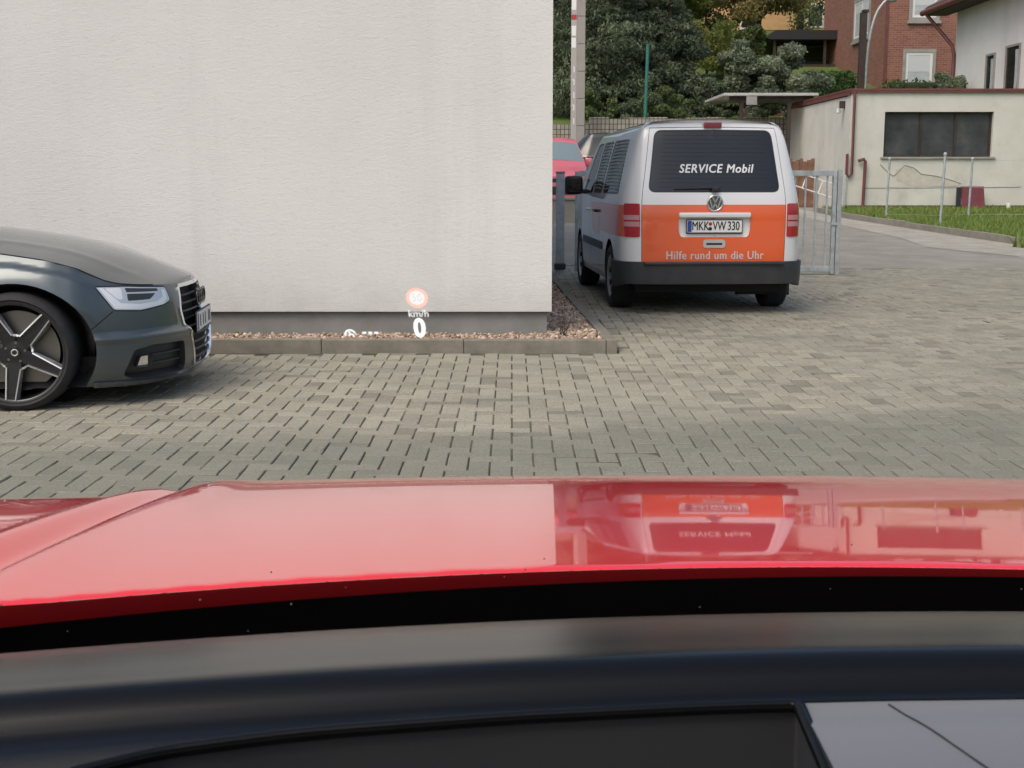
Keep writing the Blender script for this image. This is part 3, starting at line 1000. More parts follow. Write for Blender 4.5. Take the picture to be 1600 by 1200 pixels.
    P = patch(van.fmap, dom, regs, .045)
    fl_ = True
    kw = dict(flip=FLIP_VAN)
    part('body', P['body'], col, root, both=True, **kw)
    if 'rear_bumper' in P:
        bb = part('rear_bumper', P['rear_bumper'], M['grey_plastic'], root, off=.035, rim=.06, both=True, **kw)
    part('front_bumper', P['front_bumper'], col, root, off=.004, both=True, **kw)
    g = part('rear_window', P['rear_glass'], M['tint_glass'], root, off=-.003, both=True, **kw)
    part('window_seal', P['rear_seal'], M['black_plastic'], g, off=-.001, both=True, **kw)
    for mi in (False, True):
        t = part('tail_light', P['tail_red'], M['tail_red'], root, off=.010, rim=.02, mirror=mi, **kw)
        part('reversing_lens', P['tail_white'], M['tail_clear'], t, off=.012, rim=.02, mirror=mi, **kw)
        h = part('headlight', P['head_lamp'], M['tail_clear'], root, off=.004, rim=.01, mirror=mi, **kw)
        sw = None
        for nm in ('side_glass_a', 'side_glass_b', 'side_glass_c'):
            w = part('side_window', P[nm], M['tint_glass'], root, off=-.003, mirror=mi, **kw)
            if nm == 'side_glass_a': sw = w
        part('window_seal', P['side_seal'], M['black_plastic'], sw, off=-.001, mirror=mi, **kw)
        if deco and not mi:
            # pale slats added over the rear side windows to imitate lines reflected there
            for (xa, xb) in ((.47, 1.52), (1.70, 2.30)):
                for k in range(15):
                    zz = 1.16 + k * .034
                    a0 = xa + (0.006 * k if xa < 1 else 0)
                    us_ = np.linspace(S_(a0 + .03), S_(xb - .02), 8)
                    zs_ = zz + .012 * np.sin(np.linspace(0, 3.1, 8))
                    Q = van.fmap(us_, zs_); Q2 = van.fmap(us_, zs_ + .009)
                    mbq = MB().grid([[(p[0], p[1] + .004, p[2]) for p in Q], [(p[0], p[1] + .009, p[2]) for p in Q2]])
                    mbq.grid([[(p[0], p[1] + .009, p[2]) for p in Q2], [(p[0], p[1] + .002, p[2] + .001) for p in Q2]])
                    mbq.build('slat', M['galv_light'], sw)
        mb = MB().box((3.0, .0, 1.09), (3.14, .20, 1.30), .035)
        sg = -1 if mi else 1
        mb.v = [(p[0] + (.03 if p[1] > .1 else 0), sg * (p[1] + .90), p[2]) for p in mb.v]
        mr = mb.build('door_mirror', M['black_plastic'] if deco else col, root, smooth=True, angle=50)
        ma = MB().box((3.03, .80, 1.10), (3.11, .94, 1.15), .01); ma.v = [(p[0], sg * p[1], p[2]) for p in ma.v]
        ma.build('mirror_arm', M['black_plastic'], mr)
        mg = MB().box((2.996, .93, 1.12), (2.999, 1.06, 1.27)); mg.v = [(p[0], sg * p[1], p[2]) for p in mg.v]
        mg.build('mirror_glass', M['tint_glass'], mr)
        for xx in (1.75, 2.48):
            hd = MB().box((xx, .875, .92), (xx + .18, .915, .95), .012); hd.v = [(p[0], sg * p[1], p[2]) for p in hd.v]
            hd.build('door_handle', M['black_plastic'] if xx < 2 else col, root)
    part('grille', P['grille'], M['black_plastic'], root, off=.003, both=True, **kw)
    part('lower_grille', P['lower_grille'], M['black_plastic'], root, off=.006, both=True, **kw)
    for mi in (False, True):
        part('side_trim', P['trim'], M['grey_plastic'], root, off=.012, rim=.015, mirror=mi, **kw)
        for k in P:
            if k.startswith('gap'): part('panel_gap', P[k], M['dark'], root, off=-.001, mirror=mi, **kw)
            if k.startswith('arch'): part('arch_liner', P[k], M['dark'], root, rim=.30, mirror=mi, face=False, **kw)
    if deco:
        part('tailgate_film', P['tail_panel'], M['orange'], root, off=.001, both=True, **kw)
        for mi in (False, True):
            part('side_film', P['side_panel_film'], M['orange'], root, off=.001, mirror=mi, **kw)
            part('door_film', P['door_film'], M['orange'], root, off=.001, mirror=mi, **kw)
        part('plate_recess', P['plate_recess'], M['silver'], root, off=-.03, rim=-.03, both=True, **kw)
    # roof, windscreen and bonnet between the two top edges
    us = np.concatenate([np.linspace(0, .9, 26), np.linspace(.95, SEND, 90)])
    E = van.fmap(us, van_top(us))
    x0, x1 = E[:, 0].min(), E[:, 0].max()
    Cc = []
    for u, e in zip(us, E):
        k = np.clip(e[1] / .55, 0, 1)
        xc = e[0] + (.10 * (1 - 0) if False else 0)
        cr = np.interp(e[0], [.2, .6, 2.6, 3.0, 3.7, 4.0, 4.4], [.025, .042, .045, .05, .05, .04, .03])
        xf = np.interp(e[0], [2.7, 3.0, 3.7, 3.85, 4.4], [0, .10, .16, .12, 0])
        Cc.append((xc + xf * min(1, e[1] / .5), 0, e[2] + cr * min(1, e[1] / .45)))
    rows = cap_rows(E, Cc)
    mb = MB().grid(rows[:])
    roof = mb.build('roof', col, root, smooth=True)
    # windscreen glass laid into the cap
    nws = [i for i, e in enumerate(E) if 3.02 < e[0] < 3.66]
    wr = [[(p[0] + .003, p[1] * .97, p[2] + .006) for p in rows[i]] for i in nws]
    MB().grid(wr).build('windscreen', M['window_glass'] if deco else M['far_screen'], root, smooth=True)
    # floor pan and wheels
    box('underbody', (.25, -.70, .20), (4.1, .70, .32), M['dark'], root)
    for xx in (.83, 3.51):
        for sg in (1, -1):
            wheel(root, (xx, sg * .765, .315), sg, .315, .215, .205, 'plain')
    return P
FLIP_VAN = True
M['far_screen'] = plain('far_windscreen', (.20, .25, .26), .08, 0, 0, .8)  # sky reflection painted into the pane as a paler blue-grey base

sv = empty('service_van', (1.895, 12.06, 0), R(90 + 3.3))
tag(sv, 'silver service van with orange tailgate, dark rear window and white lettering', 'van')
build_van(sv, M['silver'], True)
def rear(y, z, o=0.0):     # point on the tailgate: y to the van's left, o outwards
    p = van.fmap(np.array([abs(y)]), np.array([z]))[0]
    return (p[0] - o, y, z)
def tail_text(name, s, size, zc, yc, mat, bold, shear, sp, sx, off):
    V, F = text_mesh(s, size, bold, shear, sp)
    mobj(name, [rear(-(v[0] * sx) + yc, zc + v[1], off + v[2]) for v in V], F, mat, sv)
tail_text('window_lettering', 'SERVICE Mobil', .112, 1.365, -.015, M['white_print'], .0030, .22, 1.10, .92, .004)
tail_text('slogan_lettering', 'Hilfe rund um die Uhr', .108, .562, -.01, M['grey_print'], .0026, 0, 1.1, .86, .006)
plate(sv, [('MKK', -.133, .115, .68), ('VW', .046, .115, .66), ('330', .180, .115, .68)], .52, .112, lambda a, b, o: (-.004 - o + .012, -a, .835 + b))
for dz, mt in ((.022, 'tail_red'), (-.022, 'plate_ink')):
    MB().lathe([(0, -.0115), (.016, -.0115), (.017, -.008)], 16, 'x', (.006, .040, .835 + dz)).build('plate_seal', M[mt], sv)
# badge: ring with V over W
bd = empty('badge'); bd.parent = sv; bd.location = (0, 0, 0)
bx = rear(0, 1.05)[0]
MB().lathe([(0, -.006), (.066, -.006), (.068, .004)], 40, 'x', (bx - .004, 0, 1.05)).build('badge_disc', plain('badge_blue', (.12, .14, .16), .25, .5), bd, smooth=True, angle=30)
MB().lathe([(.060, -.004), (.064, -.018), (.074, -.020), (.079, -.010), (.078, .004)], 48, 'x', (bx - .002, 0, 1.05)).build('badge_ring', M['chrome'], bd, smooth=True)
def bar(pts, w):
    mb = MB()
    for (a, b) in zip(pts[:-1], pts[1:]):
        a, b = np.array(a), np.array(b); d = (b - a) / np.linalg.norm(b - a); n = np.array([-d[1], d[0]]) * w / 2
        q = [a - n, b - n, b + n, a + n]
        mb.prism([tuple(p) for p in q], lambda u, v: (bx - .010, -u, 1.05 + v), lambda u, v: (bx - .021, -u, 1.05 + v))
    return mb
bar([(-.026, .055), (0, .004), (.026, .055)], .013).build('letter_v', M['chrome'], bd)
bar([(-.052, .036), (-.024, -.052), (0, -.006), (.024, -.052), (.052, .036)], .013).build('letter_w', M['chrome'], bd)
for k in range(13):
    zz = 1.20 + .04 * k
    yy = np.linspace(-.53 + .0055 * k, .53 - .0055 * k, 15)
    MB().grid([[rear(float(y), zz, .0015) for y in yy], [rear(float(y), zz + .0022, .0015) for y in yy]]).build('heater_line', M['grey_plastic'], sv)
# brake lamp, plate brow, opener, rear wiper
MB().box((.178, -.085, 1.745), (.26, .085, 1.797), .010).build('high_brake_lamp', M['brake_red'], sv)
mb = MB().box((-.030, -.34, .915), (.03, .34, .965), .014); mb.build('plate_brow', M['silver'], sv, smooth=True, angle=40)
MB().prism(round_poly([(-.105, .635), (.105, .635), (.105, .712), (-.105, .712)], .03, 6), lambda a, b: (rear(a, b)[0] + .002, a, b), lambda a, b: (rear(a, b)[0] - .010, a, b)).build('tailgate_opener', plain('opener_bezel', (.5, .48, .46), .4), sv)
MB().box((-.011, -.078, .658), (.02, .078, .684), .004).build('opener_slot', M['black_plastic'], sv)
MB().tube([rear(-.05, 1.185, .02), rear(.10, 1.192, .02), rear(.38, 1.18, .012)], [.012, .009, .006], 8).build('rear_wiper', M['black_plastic'], sv)
MB().box((-.03, -.035, 1.155), (.02, .035, 1.20), .01).build('wiper_hub', M['black_plastic'], sv)
# bumper lower lip and step
MB().box((-.055, -.66, .478), (.0, .66, .508), .010).build('bumper_step', M['grey_plastic'], sv, smooth=True, angle=40)
MB().tube([(.35, -.30, .24), (.35, -.62, .24)], .075, 16).build('silencer', M['dark'], sv, smooth=True, angle=40)
MB().tube([(.95, .7, .32), (.95, -.7, .32)], .06, 12).build('axle_beam', M['dark'], sv, smooth=True, angle=40)
for sg in (1, -1):
    MB().box((.62, sg * .80 - .10, .13), (.64, sg * .80 + .06, .32)).build('mud_flap', M['rubber'], sv)

# ------------------------------------------------------------------ low saloon (grey sports saloon and the black car far back)
AP = [(-3.80, 0), (-3.785, .4), (-3.71, .7), (-3.52, .85), (-3.1, .90), (-2.0, .912), (-1.0, .914), (0, .914), (.28, .896), (.48, .838), (.63, .745), (.735, .61), (.805, .45), (.853, .25), (.872, 0)]
_as = sm_interp([.08, .14, .2, .33, .5, .62, .72, .80, .86, .92, .98], [.09, .055, .03, .008, .002, .012, .042, .082, .122, .17, .23])
_an = sm_interp([.08, .13, .17, .24, .36, .5, .58, .64, .69, .74, .80, .95], [.10, .05, .015, .0, .0, .012, .022, .038, .065, .11, .2, .4])
def sstep(a, b, v):
    t = np.clip((v - a) / (b - a), 0, 1)
    return t * t * (3 - 2 * t)
def saloon_inset(u, v, x):
    w = sstep(.15, .72, x)
    i = _as(v) * (1 - w) + _an(v) * w
    zc = np.interp(x, [-3.5, -1, 0, .25, .45], [.82, .835, .80, .755, .685])
    i = i + .016 * sstep(zc - .012, zc + .030, v) * (1 - sstep(.35, .5, x)) - .006 * sstep(zc - .09, zc, v) * (1 - sstep(zc, zc + .02, v)) * (1 - sstep(.3, .45, x))
    bl = sstep(.30, .50, x)
    i = i + bl * (.030 * sstep(.392, .425, v) - .012 * sstep(.36, .392, v) * (1 - sstep(.392, .40, v)))
    # flared arches
    for cx in (0, -2.81):
        rr = np.hypot((x - cx) / .44, (v - .33) / .40)
        i = i - .008 * np.exp(-((rr - 1.0) / .12) ** 2)
    return i
class Saloon(Car):
    def fmap(self, u, v):
        p = super().fmap(u, v)
        p[:, 0] = np.where(p[:, 0] > 0, p[:, 0] * 1.05, p[:, 0])
        return p
sal = Saloon(AP, saloon_inset, 1)
UE = float(sal.s[-1])
_k = np.argmax(sal.d[:, 1] > .90)
def ux(x): return float(np.interp(x, sal.d[_k:, 0], sal.s[_k:]))
def sal_top(u):
    x = np.interp(u, sal.s, sal.d[:, 0])
    z = np.interp(x, [-3.8, -3.4, -2.8, -.95, -.3, -.04, .15, .30, .40, .48, .56, .70, .88], [.93, .95, .955, .925, .895, .868, .838, .803, .765, .722, .698, .682, .664])
    return z
def build_saloon(root, col, detail):
    us = np.linspace(0, UE, 120)
    dom = [(u, .125) for u in us] + [(u, float(sal_top(u))) for u in us[::-1]]
    regs = []
    for cx in (0, -2.81):
        regs.append(('arch' + str(cx), ellipse(ux(cx) if cx == 0 else float(np.interp(cx, sal.d[20:_k + 200, 0], sal.s[20:_k + 200])), .33, .425 if cx == 0 else .40, .385, 0, 360, 56)))
    # headlight
    hl = round_poly([(ux(.425), .690), (ux(.60), .686), (ux(.79), .664), (ux(.795), .575), (ux(.77), .556), (ux(.66), .536), (ux(.52), .548)], .018, 4)
    drl = [(ux(.450), .678), (ux(.475), .678), (ux(.562), .590), (ux(.66), .578), (ux(.735), .583), (ux(.765), .605), (ux(.768), .645), (ux(.782), .645), (ux(.782), .590), (ux(.762), .562), (ux(.66), .548), (ux(.53), .562)]
    pro = round_poly([(ux(.595), .672), (ux(.755), .655), (ux(.755), .640), (ux(.60), .648)], .006, 3)
    dkr = round_poly([(ux(.600), .640), (ux(.74), .630), (ux(.71), .600), (ux(.60), .600)], .008, 3)
    cor = round_poly([(ux(.485), .676), (ux(.575), .674), (ux(.575), .610), (ux(.548), .612)], .012, 3)
    regs += [('drl', drl), ('lamp_dark', pro), ('lamp_dark', dkr), ('lamp_bowl', cor), ('lamp', grow(hl, -.008)), ('lamp_edge', hl)]
    fog = round_poly([(ux(.545), .185), (ux(.60), .325), (ux(.69), .345), (ux(.806), .338), (ux(.81), .165), (ux(.60), .158)], .02, 4)
    fl = round_poly([(ux(.606), .225), (ux(.675), .225), (ux(.675), .29), (ux(.625), .285)], .006, 3)
    regs += [('fog_lamp', fl), ('intake', fog)]
    gr = round_poly([(UE - .35, .640), (UE - .385, .52), (UE - .30, .185), (UE + .3, .175), (UE + .3, .640)], .02, 4)
    regs += [('grille', gr), ('grille_frame', grow(gr, .020))]
    # gaps: bumper / fender joint, doors
    regs += [('gapb', [(ux(.335), .40), (ux(.52), .545), (ux(.516), .549), (ux(.331), .404)])]
    for x_, l_ in ((-.62, .06), (-1.72, 0), (-2.62, -.10)):
        u0 = ux(x_) if x_ > -1 else float(np.interp(x_, sal.d[20:_k + 200, 0], sal.s[20:_k + 200]))
        regs.append(('gap' + str(x_), [(u0, .22), (u0 + .006, .22), (u0 + .006 + l_, .90), (u0 + l_, .90)]))
    lip = np.linspace(ux(.40), UE + .03, 24)
    regs += [('lip', [(u, .10) for u in lip] + [(u, .150) for u in lip[::-1]])]
    # tail lamps
    regs += [('tail', round_poly([(.42, .70), (.86, .70), (.90, .84), (.42, .84)], .03, 3))]
    P = patch(sal.fmap, dom, regs, .016 if detail else .06)
    kw = dict(flip=True)
    part('body', P['body'], col, root, both=True, **kw)
    for mi in (False, True):
        for k in P:
            if k.startswith('gap'): part('panel_gap', P[k], M['dark'], root, off=-.001, mirror=mi, **kw)
            if k.startswith('arch'): part('arch_liner', P[k], M['dark'], root, rim=.32, mirror=mi, face=False, **kw)
        for cx in (0, -2.81):
            sg = -1 if mi else 1
            MB().lathe([(.0, sg * .60), (.42, sg * .60), (.42, sg * .55)], 40, 'y', (cx, 0, .36)).build('wheel_well', M['dark'], root)
    part('front_lip', P['lip'], M['grey_plastic'] if not detail else col, root, off=.012, rim=.03, both=True, **kw)
    g = part('grille', P['grille'], M['dark'], root, off=-.035, both=True, **kw)
    part('grille_frame', P['grille_frame'], M['chrome'], g, off=.008, rim=.045, both=True, **kw)
    for z in np.arange(.215, .63, .047):
        uu = np.linspace(UE - np.interp(z, [.18, .52, .64], [.30, .38, .345]), UE, 8)
        Q = sal.fmap(uu, np.full(8, z)); 
        line = [(p[0] - .012, p[1], p[2]) for p in Q] + [(p[0] - .012, -p[1], p[2]) for p in Q[::-1][1:]]
        MB().tube(line, .008, 6).build('slat', M['grey_plastic'], g)
    if detail:
        for k in range(4):
            c = -.105 + .07 * k
            MB().tube([(.888 - .02 * abs(c), c + .046 * math.cos(t), .565 + .046 * math.sin(t)) for t in np.linspace(0, 2 * math.pi, 28, endpoint=False)], .0065, 6, closed=True).build('ring_badge', M['black_rim'], g, smooth=True)
        p = plate(root, [], .52, .11, lambda a, b, o: (.894 + o, a, .425 + b), blur=True)
        for c in (-.15, -.05, .03, .16, .21):
            MB().box((.9043, c - .013, .39), (.9058, c + .013, .46)).build('plate_mark', M['plate_ink'], p)
    for mi in (False, True):
        h = part('headlight', P['lamp'], M['lamp_glass'], root, off=.002, mirror=mi, **kw)
        part('lamp_edge', P['lamp_edge'], M['black_plastic'], h, off=-.002, mirror=mi, **kw)
        part('daytime_light', P['drl'], M['lamp_white'], h, off=.003, mirror=mi, **kw)
        part('lamp_bowl', P['lamp_bowl'], M['lamp_white'], h, off=.0015, mirror=mi, **kw)
        part('lamp_housing', P['lamp_dark'], M['grey_plastic'], h, off=.0015, mirror=mi, **kw)
        i_ = part('air_intake', P['intake'], M['black_plastic'], root, off=-.04, rim=-.045, mirror=mi, **kw)
        part('fog_lamp', P['fog_lamp'], M['chrome'], i_, off=-.018, rim=.02, mirror=mi, **kw)
        sg = -1 if mi else 1
        if detail:
            for z in (.235, .285):
                Q = sal.fmap(np.linspace(ux(.69), ux(.80), 6), np.full(6, z))
                MB().tube([(q[0] - .022, sg * (q[1] - .012), q[2]) for q in Q], .006, 6).build('intake_slat', M['grey_plastic'], i_)
        part('tail_light', P['tail'], M['tail_red'], root, off=.003, mirror=mi, **kw)
        mb = MB().box((-1.02, .90, .94), (-.90, 1.07, 1.07), .03); mb.v = [(q[0], sg * q[1], q[2]) for q in mb.v]
        mr = mb.build('door_mirror', col, root, smooth=True, angle=50)
        ma = MB().box((-.98, .80, .935), (-.92, .93, .965), .008); ma.v = [(q[0], sg * q[1], q[2]) for q in ma.v]
        ma.build('mirror_arm', M['black_plastic'], mr)
        for xx in (-1.70, -2.55):
            hd = MB().box((xx, .895, .80), (xx + .20, .93, .83), .012); hd.v = [(q[0], sg * q[1], q[2]) for q in hd.v]
            hd.build('door_handle', col, root)
    # bonnet
    uu = np.concatenate([np.linspace(ux(-.95), ux(.45), 40), np.linspace(ux(.46), UE, 60)])
    E = sal.fmap(uu, sal_top(uu))
    C = []
    for e in E:
        k = min(1, e[1] / .55)
        xc = e[0] + .03 * k * sstep(-.2, .6, np.array(e[0]))
        zc = np.interp(xc, [-.95, -.3, 0, .21, .42, .588, .735, .84, .903, .945], [1.02, .992, .948, .908, .850, .790, .728, .688, .672, .664])
        C.append((xc, 0, max(zc, e[2]) if k > .05 else e[2] + (zc - e[2]) * k))
    rows = cap_rows(E, C, 2.0, 16)
    # a raised crease on each side of the bonnet
    rows = [[(p[0], p[1], p[2] + .006 * math.exp(-((abs(p[1]) - .50) / .03) ** 2) * (1 if p[0] < .5 else max(0, 1 - (p[0] - .5) / .2))) for p in r] for r in rows]
    MB().grid(rows).build('bonnet', col, root, smooth=True)
    for sg in (1, -1):
        MB().tube([(e[0], sg * (e[1] + .001), e[2] + .001) for e in E[:64:3]], .0035, 5).build('bonnet_gap', M['dark'], root)
    # boot lid
    ub = np.linspace(0, float(np.interp(-2.75, sal.d[20:_k + 200, 0], sal.s[20:_k + 200])), 40)
    E2 = sal.fmap(ub, sal_top(ub))
    MB().grid(cap_rows(E2, [(e[0] + .02, 0, e[2] + .05 * min(1, e[1] / .5)) for e in E2])).build('boot_lid', col, root, smooth=True)
    # deck under the cabin so that nothing is open
    box('floor_pan', (-3.5, -.72, .16), (.55, .72, .28), M['dark'], root)
    # cabin: base line to roof line
    B = spline([(-3.05, 0), (-3.02, .45), (-2.85, .70), (-2.3, .80), (-1.5, .815), (-1.25, .80), (-.98, .66), (-.84, .35), (-.80, 0)], 14)
    Rr = spline([(-2.35, 0), (-2.33, .35), (-2.24, .50), (-1.95, .57), (-1.6, .585), (-1.45, .57), (-1.36, .48), (-1.31, .26), (-1.30, 0)], 14)
    nB = len(B)
    def cmap(u, v):
        f = v + .10 * np.sin(np.pi * v)
        bx_ = np.interp(u, np.linspace(0, 1, nB), B[:, 0]); by_ = np.interp(u, np.linspace(0, 1, nB), B[:, 1])
        rx_ = np.interp(u, np.linspace(0, 1, nB), Rr[:, 0]); ry_ = np.interp(u, np.linspace(0, 1, nB), Rr[:, 1])
        zb = np.interp(bx_, [-3.05, -2.6, -1.3, -.9, -.80], [1.0, .955, .93, .97, 1.0])
        zr = np.interp(rx_, [-2.35, -1.8, -1.30], [1.36, 1.405, 1.37]) + .02 * (1 - ry_ / .6)
        return np.stack([bx_ + (rx_ - bx_) * v, by_ + (ry_ - by_) * f, zb + (zr - zb) * v], 1)
    cr = [('glass', [(.40, .08), (.545, .08), (.545, .86), (.43, .86)]), ('glass', [(.28, .10), (.385, .08), (.40, .86), (.345, .86)]), ('glass', [(.555, .08), (.66, .08), (.635, .86), (.555, .86)]),
          ('front', [(.76, .05), (1.02, .05), (1.02, .95), (.745, .95)]), ('rear', [(-.02, .08), (.19, .10), (.20, .9), (-.02, .9)])]
    dm = [(u, 0) for u in np.linspace(0, 1, 60)] + [(u, 1) for u in np.linspace(1, 0, 60)]
    Pc = patch(cmap, dm, cr, .035)
    c_ = part('cabin', Pc['body'], col, root, both=True, **kw)
    for mi in (False, True): part('side_window', Pc['glass'], M['tint_glass'], root, mirror=mi, **kw)
    part('windscreen', Pc['front'], M['window_glass'], root, both=True, **kw)
    part('rear_window', Pc['rear'], M['tint_glass'], root, both=True, **kw)
    t = np.linspace(0, 1, 60)
    E3 = cmap(t, np.ones(60))
    MB().grid(cap_rows(E3, [(e[0], 0, e[2] + .035 * min(1, e[1] / .4)) for e in E3])).build('roof', col, root, smooth=True)
    for xx in (0, -2.81):
        for sg in (1, -1):
            wheel(root, (xx, sg * .785, .332), sg, .332, .245, .282, 'sport')
M['lamp_glass'] = plain('lamp_housing_silver', (.58, .59, .60), .2, .4, 1.0)
M['lamp_white'] = plain('lamp_reflector', (.80, .81, .82), .2, .3, 1.0)

gs = empty('grey_saloon', (-2.83, 7.92, 0), R(4.5))
tag(gs, 'dark grey metallic saloon car with black five-spoke wheel and clear headlight', 'car')
build_saloon(gs, M['anthracite'], True)

# ------------------------------------------------------------------ vehicles behind the gate
rv = empty('red_van', (.72, 36.0, float(H(0, 33))), R(-90 + 4))
tag(rv, 'red van facing the yard behind the low concrete wall', 'van')
build_van(rv, M['red_far'], False)
rv.location = (.70, 35.6, .45)
bc = empty('black_car', (.72, 38.2, .5), R(180 - 3))
tag(bc, 'black car parked behind the red van below the block wall', 'car')
build_saloon(bc, M['black_paint'], False)
bc.scale = (1.1, 1.1, 1.43)

# ------------------------------------------------------------------ gate and its posts
gate = empty('yard_gate', (.865, 17.0, 0))
tag(gate, 'grey galvanised steel bar gate closed behind the service van', 'gate')
gx0, gx1 = 0.0, 3.395
def gbox(name, lo, hi, ch=.004, m='galv'): return MB().box(lo, hi, ch).build(name, M[m], gate)
gbox('stile', (-.035, -.03, .05), (.035, .03, 1.36)); gbox('stile', (gx1 - .05, -.035, .02), (gx1, .035, 1.37)); gbox('stile', (1.66, -.03, .05), (1.72, .03, 1.36))
gbox('rail', (.0355, -.029, 1.30), (gx1 - .0505, .029, 1.37)); gbox('rail', (.0355, -.029, .05), (gx1 - .0505, .029, .12))
x = .15
while x < gx1 - .1:
    if abs(x - 1.69) > .06: gbox('bar', (x - .011, -.011, .1205), (x + .011, .011, 1.2995), 0)
    x += .142
gbox('latch', (gx1 - .08, -.05, .66), (gx1 + .02, -.036, .69), .003, 'galv_light')
MB().tube([(-.28, -.02, .14), (-.03, -.02, .14)], .012, 8).build('hinge_rod', M['galv_light'], gate)
gp = empty('gate_post', (.635, 17.0, 0))
tag(gp, 'thick galvanised gate post next to the white building corner', 'post')
MB().box((-.055, -.055, -.05), (.055, .055, 1.33), .006).build('post_tube', M['galv'], gp)
MB().box((-.06, -.06, 1.3305), (.06, .06, 1.36), .006).build('post_cap', M['kerb_far'], gp)
MB().box((-.075, -.075, .08), (.075, .075, .16), .01).build('hinge_bracket', M['grey_plastic'], gp)
gp2 = empty('gate_post', (4.30, 17.0, 0))
tag(gp2, 'slim galvanised gate post on a concrete foot at the driveway edge', 'post')
MB().box((-.03, -.03, -.05), (.03, .03, 1.39), .006).build('post_tube', M['galv_light'], gp2)
MB().box((-.05, -.12, -.03), (.22, .10, .02), .008).build('concrete_foot', M['kerb_far'], gp2)

# low concrete wall across the end of the drive
lw = empty('low_wall', (0, 28.5, 0)); tag(lw, 'low beige concrete wall in front of the red van', 'wall')
zl = float(H(0, 28.5))
MB().box((-6, 0, zl - .2), (2.6, .2, zl + .50), .01).build('wall_core', M['wall_concrete'], lw)
MB().box((-6, -.03, zl + .501), (2.6, .23, zl + .56), .01).build('coping', M['wall_concrete'], lw)

# ------------------------------------------------------------------ block retaining wall below the bank
def block_mat():
    m, nt, b = newmat('palisade_blocks')
    c = coords(nt)
    sep = nt.nodes.new('ShaderNodeSeparateXYZ'); nt.links.new(c, sep.inputs[0])
    cb = nt.nodes.new('ShaderNodeCombineXYZ'); nt.links.new(sep.outputs[0], cb.inputs[0]); nt.links.new(sep.outputs[2], cb.inputs[1])
    br = nt.nodes.new('ShaderNodeTexBrick'); nt.links.new(cb.outputs[0], br.inputs['Vector'])
    br.offset = 0.0
    for k, v in (('Scale', 1), ('Brick Width', .125), ('Row Height', .16), ('Mortar Size', .012)): br.inputs[k].default_value = v
    br.inputs['Color1'].default_value = (.30, .27, .22, 1); br.inputs['Color2'].default_value = (.40, .37, .31, 1); br.inputs['Mortar'].default_value = (.09, .085, .07, 1)
    nt.links.new(br.outputs['Color'], b.inputs['Base Color']); setp(b, None, .9, spec=.2)
    return m
M['blocks'] = block_mat()
rw = empty('retaining_wall', (0, 40.4, 0)); tag(rw, 'beige concrete block wall holding up the planted bank', 'wall')
x = -6.0; k = 0
while x < 8.4:
    top = 2.88 if x < 2.2 else 3.05
    MB().box((x, -.15 + .02 * (k % 2), .3), (x + .594, .3, top + .02 * (k % 3)), .01).build('wall_panel', M['blocks'], rw)
    x += .6; k += 1

# ------------------------------------------------------------------ tall sign pylon and green pole
py = empty('sign_pylon', (1.98, 39.6, .4)); tag(py, 'tall narrow grey sign pylon standing in front of the dark conifers', 'sign')
z = 0.0
while z < 9:
    MB().box((-.03, -.22, z + .006), (.21, .22, z + .994 - .2), .006).build('pylon_panel', M['pylon'], py)
    z += .80
MB().box((-.02, -.20, 0), (.20, .20, 9)).build('pylon_core', M['far_black'], py)
MB().box((-.20, -.06, 1.2), (-.032, .06, 8.9), .004).build('sign_blade', plain('sign_blade_face', (.42, .40, .38), .5), py)
for k, zz in enumerate((2.45, 2.85, 3.22, 3.6, 3.98)):
    MB().box((-.125, -.066, zz), (-.095, -.0605, zz + .17)).build('sign_letter', M['white_print'], py)
    MB().box((-.15, -.066, zz + (.14 if k % 2 else .1705)), (-.126, -.0605, zz + .19)).build('sign_letter', M['white_print'], py)
for zz in (4.7, 5.05):
    MB().box((-.19, -.066, zz), (-.06, -.0605, zz + .29)).build('sign_letter', M['white_print'], py)
MB().box((-.20, -.067, 5.52), (-.05, -.0605, 5.66)).build('sign_mark', M['tail_red'], py)
MB().box((-.19, -.066, 5.8), (-.06, -.0605, 6.4)).build('sign_letter', M['white_print'], py)
gpole = empty('green_pole', (4.16, 40.9, 2.7)); tag(gpole, 'slim green metal pole rising above the block wall', 'pole')
MB().tube([(0, 0, 0), (.06, 0, 2.6)], .055, 10).build('pole_tube', M['green_pole'], gpole, smooth=True, angle=40)
MB().tube([(.06, 0, 2.6), (.061, 0, 2.64)], .065, 10).build('pole_cap', M['green_pole'], gpole)

# ------------------------------------------------------------------ old flat-roofed building with the wide window
ob = empty('flat_roof_building', (8.55, 33.0, .4))
tag(ob, 'low flat-roofed building with stained cream plaster and a wide dark window', 'building')
W_, Hh = 6.2, 3.02
# front wall as four pieces round the window opening: opening x .87..3.62, z 1.38..2.50
def ow(name, lo, hi, m='plaster', ch=0): return MB().box(lo, hi, ch).build(name, M[m], ob)
ow('front_wall', (0, 0, .16), (.87, .3, Hh)); ow('front_wall', (3.62, 0, .16), (W_, .3, Hh)); ow('front_wall', (.8705, 0, .16), (3.6195, .3, 1.38)); ow('front_wall', (.8705, 0, 2.50), (3.6195, .3, Hh))
ow('side_wall', (0, .3005, 0), (.3, 7.6, Hh - .12)); ow('rear_wall', (.301, 7.3, 0), (W_, 7.6, Hh)); ow('side_wall', (W_ - .3, .3005, 0), (W_, 7.299, Hh))
ow('plinth', (-.02, -.025, -.2), (W_, .29, .158), 'roof_tile')
ow('roof_slab', (-.06, -.08, Hh + .001), (W_ + .1, 7.7, Hh + .05), 'red_trim')
ow('roof_trim', (-.05, -.07, Hh - .045), (W_ + .1, -.002, Hh - .0005), 'red_trim')
